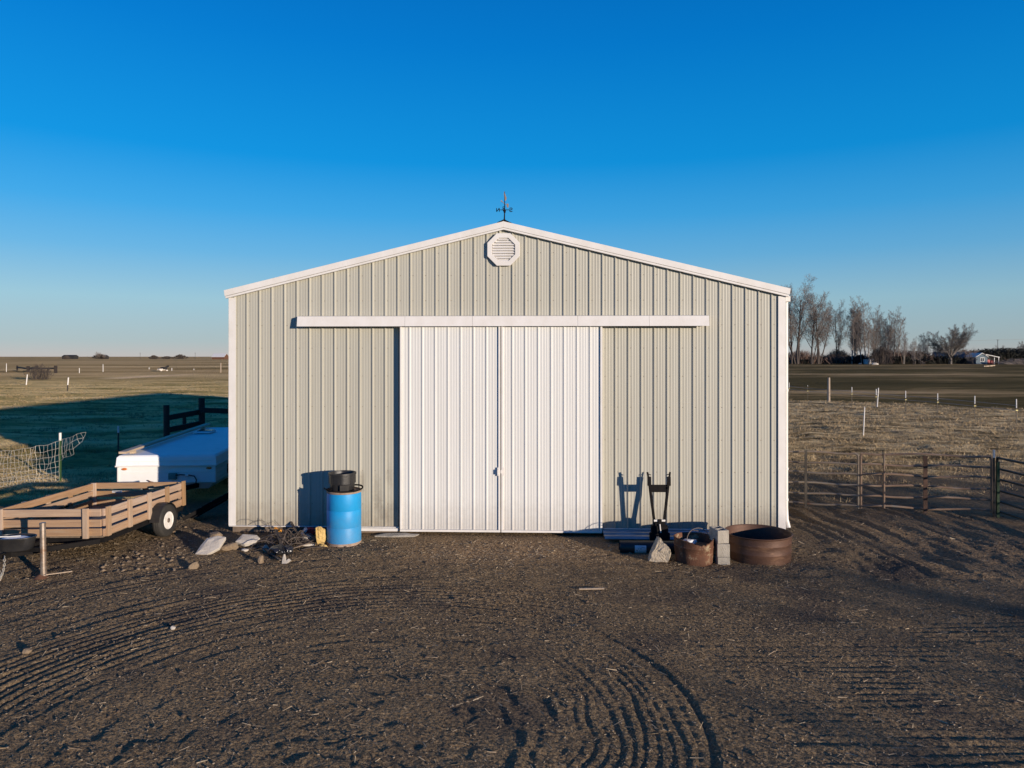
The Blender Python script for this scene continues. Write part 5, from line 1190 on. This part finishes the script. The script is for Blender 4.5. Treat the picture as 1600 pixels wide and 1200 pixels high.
# brush and hedges
def brush(px, d, w, h, m, label, seed, n=420, name='bush', cat='bush', dense=False, group=None, dep=None):
    rg_ = random.Random(seed); mb = MB(); p = tp_(px, d); dep = dep or w * .5
    for k in range(n):
        x, y = rg_.gauss(0, w * .24), rg_.gauss(0, dep * .25)
        hh = h * (1 - .55 * min(1, abs(x) / (w * .5)) ** 1.6) * rg_.uniform(.55, 1.08)
        b0 = Vector((x * .75, y, 0)); tip = Vector((x * 1.15 + rg_.gauss(0, .3), y * 1.1, hh))
        mid = b0.lerp(tip, .5) + Vector((rg_.gauss(0, .25), rg_.gauss(0, .25), .1))
        mb.tube([b0, mid, tip], [.06, .05, .028], 3, cap=False)
        for q in range(3):
            t = rg_.uniform(.35, .95); c = mid.lerp(tip, t); dv = Vector((rg_.gauss(0, .6), rg_.gauss(0, .6), rg_.uniform(.2, 1.0))).normalized() * h * .22
            if dense:
                s1 = dv.orthogonal().normalized() * .28; mb.add([c - s1, c + s1, c + dv * .6 + s1 * .4, c + dv * .6 - s1 * .4], [(0, 1, 2, 3)])
            else: mb.tube([c, c + dv], [.035, .026], 3, cap=False)
    o = mb.build(name, m); o.location = p; return tag(o, label, cat, group)
brush(1252, 312, 22, 5.5, 'twig_red', 'reddish brown brush under the tallest cottonwoods', 51)
brush(1300, 309, 20, 3.8, 'twig_red', 'low reddish brush left of the poplar row', 52)
brush(1311, 312, 11, 6, 'twig_grey', 'dark round shrub under the thin cottonwood', 53)
brush(1377, 292, 8, 7, 'bark', 'dark upright shrub right of the pale shed', 54, 300)
brush(1398, 306, 26, 6.0, 'twig_red', 'rust brown thicket at the right end of the poplars', 55, 450)
brush(1455, 312, 34, 5.5, 'twig', 'pale brush left of the broad round tree', 56, 420)
brush(1507, 312, 26, 6.0, 'twig_red', 'brown brush behind the broad round tree', 57, 350)
brush(1428, 305, 16, 5.2, 'hedge', 'dark rounded hedge behind the two young trees', 58, 500, 'hedge', 'hedge', True)
brush(1467, 306, 34, 3.6, 'hedge', 'long low dark hedge left of the broad tree trunk', 59, 700, 'hedge', 'hedge', True)
brush(1340, 309, 20, 3.6, 'hedge', 'black low hedge under the left poplars', 60, 500, 'hedge', 'hedge', True)
brush(1345.5, 300, 8, 3.8, 'hedge', 'dark evergreen clump left of the white shed', 61, 300, 'hedge', 'hedge', True)
brush(1402, 300, 12, 3.4, 'hedge', 'dark clump under the last poplars', 62, 300, 'hedge', 'hedge', True)
brush(1572, 312, 58, 6.6, 'hedge', 'long dark windbreak behind the small house', 63, 1500, 'windbreak', 'hedge', True, dep=8)
brush(1265, 308, 40, 2.0, 'hedge', 'dark low weeds along the foot of the cottonwoods', 64, 700, 'weeds', 'weeds', True, dep=4)
brush(1595, 288, 18, 2.2, 'twig', 'grey weeds at the right edge below the windbreak', 65, 300, 'weeds', 'weeds')
for px, w, h, seed, lab in ((282, 14, 5.5, 71, 'dark bush on the left horizon near the barn'), (240, 10, 4.5, 72, 'sparse bush on the left horizon left of the dark one'), (104, 5, 4.2, 73, 'small dark tree clump far left on the horizon'), (262, 16, 3.4, 74, 'low dark shrubs between the two horizon bushes')):
    brush(px, 850, w * 1.1, h, 'bark', lab, seed, 220, 'horizon_bush', 'bush', True, dep=4)
o = brush(62, 97, 9, 5.0, 'bark', 'grey leafless bush before the dark brace fence', 75, 110, 'leafless_bush', 'bush'); o.scale = (.36, .36, .40)
brush(156, 900, 18, 6.2, 'bark', 'dark tree clump around the far farmstead', 76, 260, 'horizon_bush', 'bush', True, dep=5)
for i, (px, h) in enumerate(((150, 9.0), (155, 8.2), (164, 6.4))):
    o = dup(protoC2, tp_(px, 890), i * 1.3, ['left tree of the three at the far farmstead', 'middle tree of the three at the far farmstead', 'right tree of the three at the far farmstead'][i], (.3, .3, h / 29)); o['group'] = 'trees at the far farmstead'

# ------------------------------------------------------------------ distant buildings
def gable(name, loc, rz_, w, l, h, rh, mw, mr, label, cat='building', over=.35):
    t = thing(name, loc, rz_, label, cat)
    mb = MB(); mb.prism([(-w / 2, 0), (w / 2, 0), (w / 2, h), (0, h + rh), (-w / 2, h)], 0, l); mb.build('walls', mw, t)
    mb = MB()
    for s in (-1, 1):
        e = w / 2 + over; ez = h - rh / (w / 2) * over
        mb.prism([(0, h + rh + .03), (s * e, ez + .03), (s * e, ez + .22), (0, h + rh + .24)], -over, l + over)
    mb.build('roof', mr, t); return t
hd = 296
hs = gable('small_house', atd(1534, hd, GZ), R(0), 4.8, 7, 3.0, 1.5, 'house_blue', 'house_roof', 'small blue-grey house with white roof and open porch', 'house')
mb = MB(); mb.box((0.2, -.05, 1.9), (1.7, .1, 1.7)); wn = mb.build('window', 'trim', hs)
for sx in (-.38, .38):
    mb = MB(); mb.box((.2 + sx, -.12, 1.9), (.6, .06, 1.4)); mb.build('pane', 'glass', wn)
mb = MB(); mb.add([(1.2, -.7, 4.15), (7.0, -.7, 3.0), (7.0, 5, 3.0), (1.2, 5, 4.15), (1.2, -.7, 3.95), (7.0, -.7, 2.75), (7.0, 5, 2.75), (1.2, 5, 3.95)], [(0, 1, 2, 3), (7, 6, 5, 4), (0, 4, 5, 1), (1, 5, 6, 2), (2, 6, 7, 3), (3, 7, 4, 0)]); mb.build('porch_roof', 'house_roof', hs)
for x_ in (6.7, 4.9):
    mb = MB(); mb.box((x_, -.5, 1.4), (.2, .2, 2.75)); mb.build('porch_post', 'trim', hs)
mb = MB(); mb.box((4.6, 4.7, 1.4), (4.4, .15, 2.8)); mb.build('porch_back', 'barn_dark', hs)
for k, (dx, w, h) in enumerate(((3.2, 1.2, 1.7), (4.5, 1.2, 1.3), (5.6, .8, 1.1))):
    mb = MB(); mb.box((0, 0, h * .5), (w, .7, h)); mb.box((0, -.1, h * 1.05), (w * .7, .5, h * .16)); mb.box((-w * .3, -.38, .25), (.18, .1, .5)); o = mb.build('porch_bin', 'red' if k < 2 else 'rusty_tube', bevel=.05)
    o.location = atd(1534, hd, GZ) + Vector((dx, .8, 0)); tag(o, ['tall red bin on the porch next to the house wall', 'low red bin in the middle of the porch', 'small rusty bin at the outer end of the porch'][k], 'bin')
gable('dark_shed', atd(1505, 306, GZ), R(68), 9, 11, 2.6, 2.4, 'barn_dark', 'barn_blue_roof', 'dark low building with slate blue roof behind the broad tree', 'shed')
gable('white_shed', atd(1358, 297, GZ), R(28), 1.9, 2.0, 2.1, .6, 'trim', 'barn_dark', 'little white shed under the poplars', 'shed', .1)
gable('pale_shed', atd(1369, 299, GZ), R(80), 3.2, 3.6, 1.6, .5, 'limestone', 'house_roof', 'low pale shed right of the little white shed', 'shed', .1)
gable('white_outbuilding', atd(1594, 330, GZ), R(80), 6, 9, 1.9, 1.0, 'trim', 'house_roof', 'white-roofed outbuilding near the right edge', 'building')
gable('red_farm_barn', atd(354, 800, GZ), R(80), 10, 15, 2.8, 3.6, 'rust', 'house_roof', 'red barn with white roof on the left horizon beside the wall', 'barn')
gable('long_dark_barn', atd(119, 900, GZ), R(85), 8, 16, 3.4, 1.6, 'barn_dark', 'barn_dark', 'long low dark building on the far left horizon', 'building')
gable('farmhouse', atd(167, 905, GZ), R(80), 7, 9, 3.0, 1.8, 'barn_dark', 'barn_blue_roof', 'dark farmhouse right of the far tree clump', 'house')
for px, py, s, lab in ((1344, 569, .6, 'white lump in the grass below the left poplars'), (1367, 570, 1.0, 'pale pile in the grass before the pale shed')):
    p = tp_(px, (CH - GZ) * F / (py - HZ)); rock(0, 0, (s * 2.2, s, s), 'limestone', lab, 'pile', int(px), 'white_pile', loc=p, z=GZ)
for k, (px, py) in enumerate(((1541, 573), (1547, 572.6), (1551, 572))):
    p = tp_(px, (CH - GZ) * F / (py - HZ)); mb = MB(); mb.bar(p + Vector((-.8, 0, .15)), p + Vector((.8, .2, .2)), .4, .3); mb.box((p.x, p.y, .1), (.5, .5, .2))
    tag(mb.build('lumber_stack', 'lumber'), ['left pale lumber stack in the grass before the house', 'middle pale lumber stack before the house', 'right pale lumber stack before the house'][k], 'lumber')
# power line
pl = thing('power_line', atd(1559, 420, GZ), 0, 'thin overhead power line crossing the sky behind the house', 'power line')
A, B = atd(1440, 420, zat(533, 420)), atd(1700, 420, zat(526, 420)); M1 = atd(1559, 420, zat(531, 420))
mb = MB(); mb.tube([v - pl.location for v in (A, A.lerp(M1, .5) - Vector((0, 0, .5)), M1, M1.lerp(B, .5) - Vector((0, 0, .4)), B)], .05, 4); mb.build('cable', 'wire', pl)
mb = MB(); mb.tube([(0, 0, -.5), (0, 0, M1.z + .3)], .13, 8); mb.box((0, 0, M1.z), (1.8, .15, .15)); mb.build('pole', 'bark', pl)
for px, lab in ((219, 'thin utility pole on the left horizon'), (305, 'thin utility pole on the horizon right of the dark bush')):
    p = tp_(px, 800); mb = MB(); mb.tube([(0, 0, -.3), (0, 0, 7.5)], .14, 6); mb.box((0, 0, 7.0), (1.6, .15, .15)); o = mb.build('utility_pole', 'bark'); o.location = p; tag(o, lab, 'utility pole')

# trees standing behind the photographer, whose shadows fall on the right of the yard
SA = R(135.5); SE = R(7.1)
sd_ = Vector((math.sin(SA) * math.cos(SE), math.cos(SA) * math.cos(SE), math.sin(SE)))
hz_ = Vector((sd_.x, sd_.y, 0)).normalized()
def caster(gx_, gy_, k, top, proto, H0, lab, rzv, sx):
    p = Vector((gx_, gy_, 0)) + hz_ * k; o = dup(proto, p, rzv, lab, (sx, sx, top / H0)); o['group'] = 'bare trees behind the camera casting shade on the yard'
protoS = make_tree('bare_tree', SPR, [(0, 0, .05, 0, .75, .30)], 10, 46, 'bark', 'twig', 'sparse bare tree behind the camera shading the gate', G)
protoS['group'] = 'bare trees behind the camera casting shade on the yard'; protoS.location = Vector((9.6, 14.6, GZ)) + hz_ * 48; protoS.scale = (1.0, 1.0, 1.1)
caster(12.6, 13.6, 56, 13, protoS, 10, 'second sparse bare tree behind the camera shading the paddock edge', 1.2, 1.1)
caster(5.2, 11.3, 37, 4.9, protoS, 10, 'low bare tree with heavy limbs behind the camera', .4, .95)
caster(7.3, 9.6, 38, 5.0, protoS, 10, 'leaning bare tree behind the camera shading the right edge', 3.6, 1.0)
caster(6.9, 11.6, 42, 5.7, protoS, 10, 'taller bare tree with heavy limbs behind the camera', 5.4, 1.0)
caster(5.8, 8.2, 31, 4.2, protoS, 10, 'nearest bare tree with heavy limbs behind the camera', 2.0, .9)
caster(4.5, 10.9, 34, 4.6, protoB, 17.5, 'low bare tree behind the camera shading the lower yard', 2.2, .34)
caster(6.3, 11.4, 38, 5.0, protoS, 10, 'second low bare tree behind the camera at right', 3.2, .7)
caster(3.4, 8.4, 30, 4.0, protoB, 17.5, 'third low bare tree behind the camera at right', 4.2, .34)
caster(5.6, 9.2, 30, 4.0, protoB, 17.5, 'fourth low bare tree behind the camera at right', 5.2, .30)

# ------------------------------------------------------------------ light, sky, camera
sun = bpy.data.lights.new('sun', 'SUN'); sun.energy = 5.0; sun.angle = R(0.53); sun.color = (1.0, 0.86, 0.71)
so = bpy.data.objects.new('sun', sun); COL.objects.link(so); so.rotation_euler = (-sd_).to_track_quat('-Z', 'Y').to_euler()
w = bpy.data.worlds.new('World'); SC.world = w; w.use_nodes = True; N = w.node_tree.nodes; L = w.node_tree.links
bg = N['Background']; sk = N.new('ShaderNodeTexSky'); sk.sky_type = 'NISHITA'; sk.sun_disc = False; sk.sun_elevation = SE; sk.sun_rotation = SA
sk.altitude = 300; sk.air_density = 1.0; sk.dust_density = 0.4; sk.ozone_density = 2.0
# clear winter sky: mostly a colour ramp by height, with a trace of the physical sky
STR = 0.12
geo = N.new('ShaderNodeNewGeometry'); sx_ = N.new('ShaderNodeSeparateXYZ'); tcw = N.new('ShaderNodeTexCoord'); L.new(tcw.outputs['Generated'], sx_.inputs[0])
gr_ = N.new('ShaderNodeValToRGB'); e = gr_.color_ramp.elements
STOPS = [(0.0, (.50, .48, .47)), (0.02, (.40, .495, .52)), (0.075, (.32, .545, .66)), (0.135, (.14, .445, .745)), (0.19, (.050, .375, .775)), (0.26, (.004, .29, .735)), (0.40, (.0, .195, .62)), (0.46, (.0, .165, .56)), (0.65, (.002, .105, .345)), (1.0, (.002, .065, .25))]
STOPS = [(p_, tuple(k_ * 0.87 for k_ in c_)) for p_, c_ in STOPS]
e[0].position, e[0].color = STOPS[0][0], (*STOPS[0][1], 1); e[1].position, e[1].color = STOPS[-1][0], (*STOPS[-1][1], 1)
for p_, c_ in STOPS[1:-1]:
    k_ = e.new(p_); k_.color = (*c_, 1)
L.new(sx_.outputs['Z'], gr_.inputs[0])
sc_ = N.new('ShaderNodeMixRGB'); sc_.blend_type = 'MULTIPLY'; sc_.inputs[0].default_value = 1; sc_.inputs[2].default_value = (1 / STR, 1 / STR, 1 / STR, 1); L.new(gr_.outputs[0], sc_.inputs[1])
mxs = N.new('ShaderNodeMixRGB'); mxs.inputs[0].default_value = 0.985; L.new(sk.outputs[0], mxs.inputs[1]); L.new(sc_.outputs[0], mxs.inputs[2])
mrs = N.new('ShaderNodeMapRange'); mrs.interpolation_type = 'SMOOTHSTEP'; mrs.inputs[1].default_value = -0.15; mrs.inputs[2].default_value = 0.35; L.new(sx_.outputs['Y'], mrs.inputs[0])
rear_tint = N.new('ShaderNodeMixRGB'); L.new(mrs.outputs[0], rear_tint.inputs[0]); rear_tint.inputs[1].default_value = (.13, .68, .93, 1); rear_tint.inputs[2].default_value = (1, 1, 1, 1)  # unseen sky behind the camera darkened and tinted blue to set the shadow fill
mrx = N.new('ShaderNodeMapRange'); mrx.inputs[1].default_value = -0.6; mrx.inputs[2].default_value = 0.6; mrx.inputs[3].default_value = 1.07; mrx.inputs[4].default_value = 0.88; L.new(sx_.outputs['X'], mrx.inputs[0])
lr = N.new('ShaderNodeMixRGB'); lr.blend_type = 'MULTIPLY'; lr.inputs[0].default_value = 1; L.new(rear_tint.outputs[0], lr.inputs[1]); L.new(mrx.outputs[0], lr.inputs[2])
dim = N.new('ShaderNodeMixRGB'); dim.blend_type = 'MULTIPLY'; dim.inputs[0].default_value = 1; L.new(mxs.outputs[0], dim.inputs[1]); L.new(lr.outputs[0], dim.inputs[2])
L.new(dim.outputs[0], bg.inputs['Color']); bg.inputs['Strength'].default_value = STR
cam = bpy.data.cameras.new('camera'); co = bpy.data.objects.new('camera', cam); COL.objects.link(co)
co.location = (0, 0, CH); co.rotation_euler = (R(90), 0, 0); cam.sensor_width = 36; cam.lens = F / 1600 * 36; cam.shift_y = -(600 - HZ) / 1600
cam.clip_end = 30000; cam.clip_start = 0.1; SC.camera = co
vs_ = SC.view_settings; vs_.view_transform = 'Standard'; vs_.look = 'None'; vs_.exposure = 0.2; vs_.gamma = 1; vs_.use_curve_mapping = False
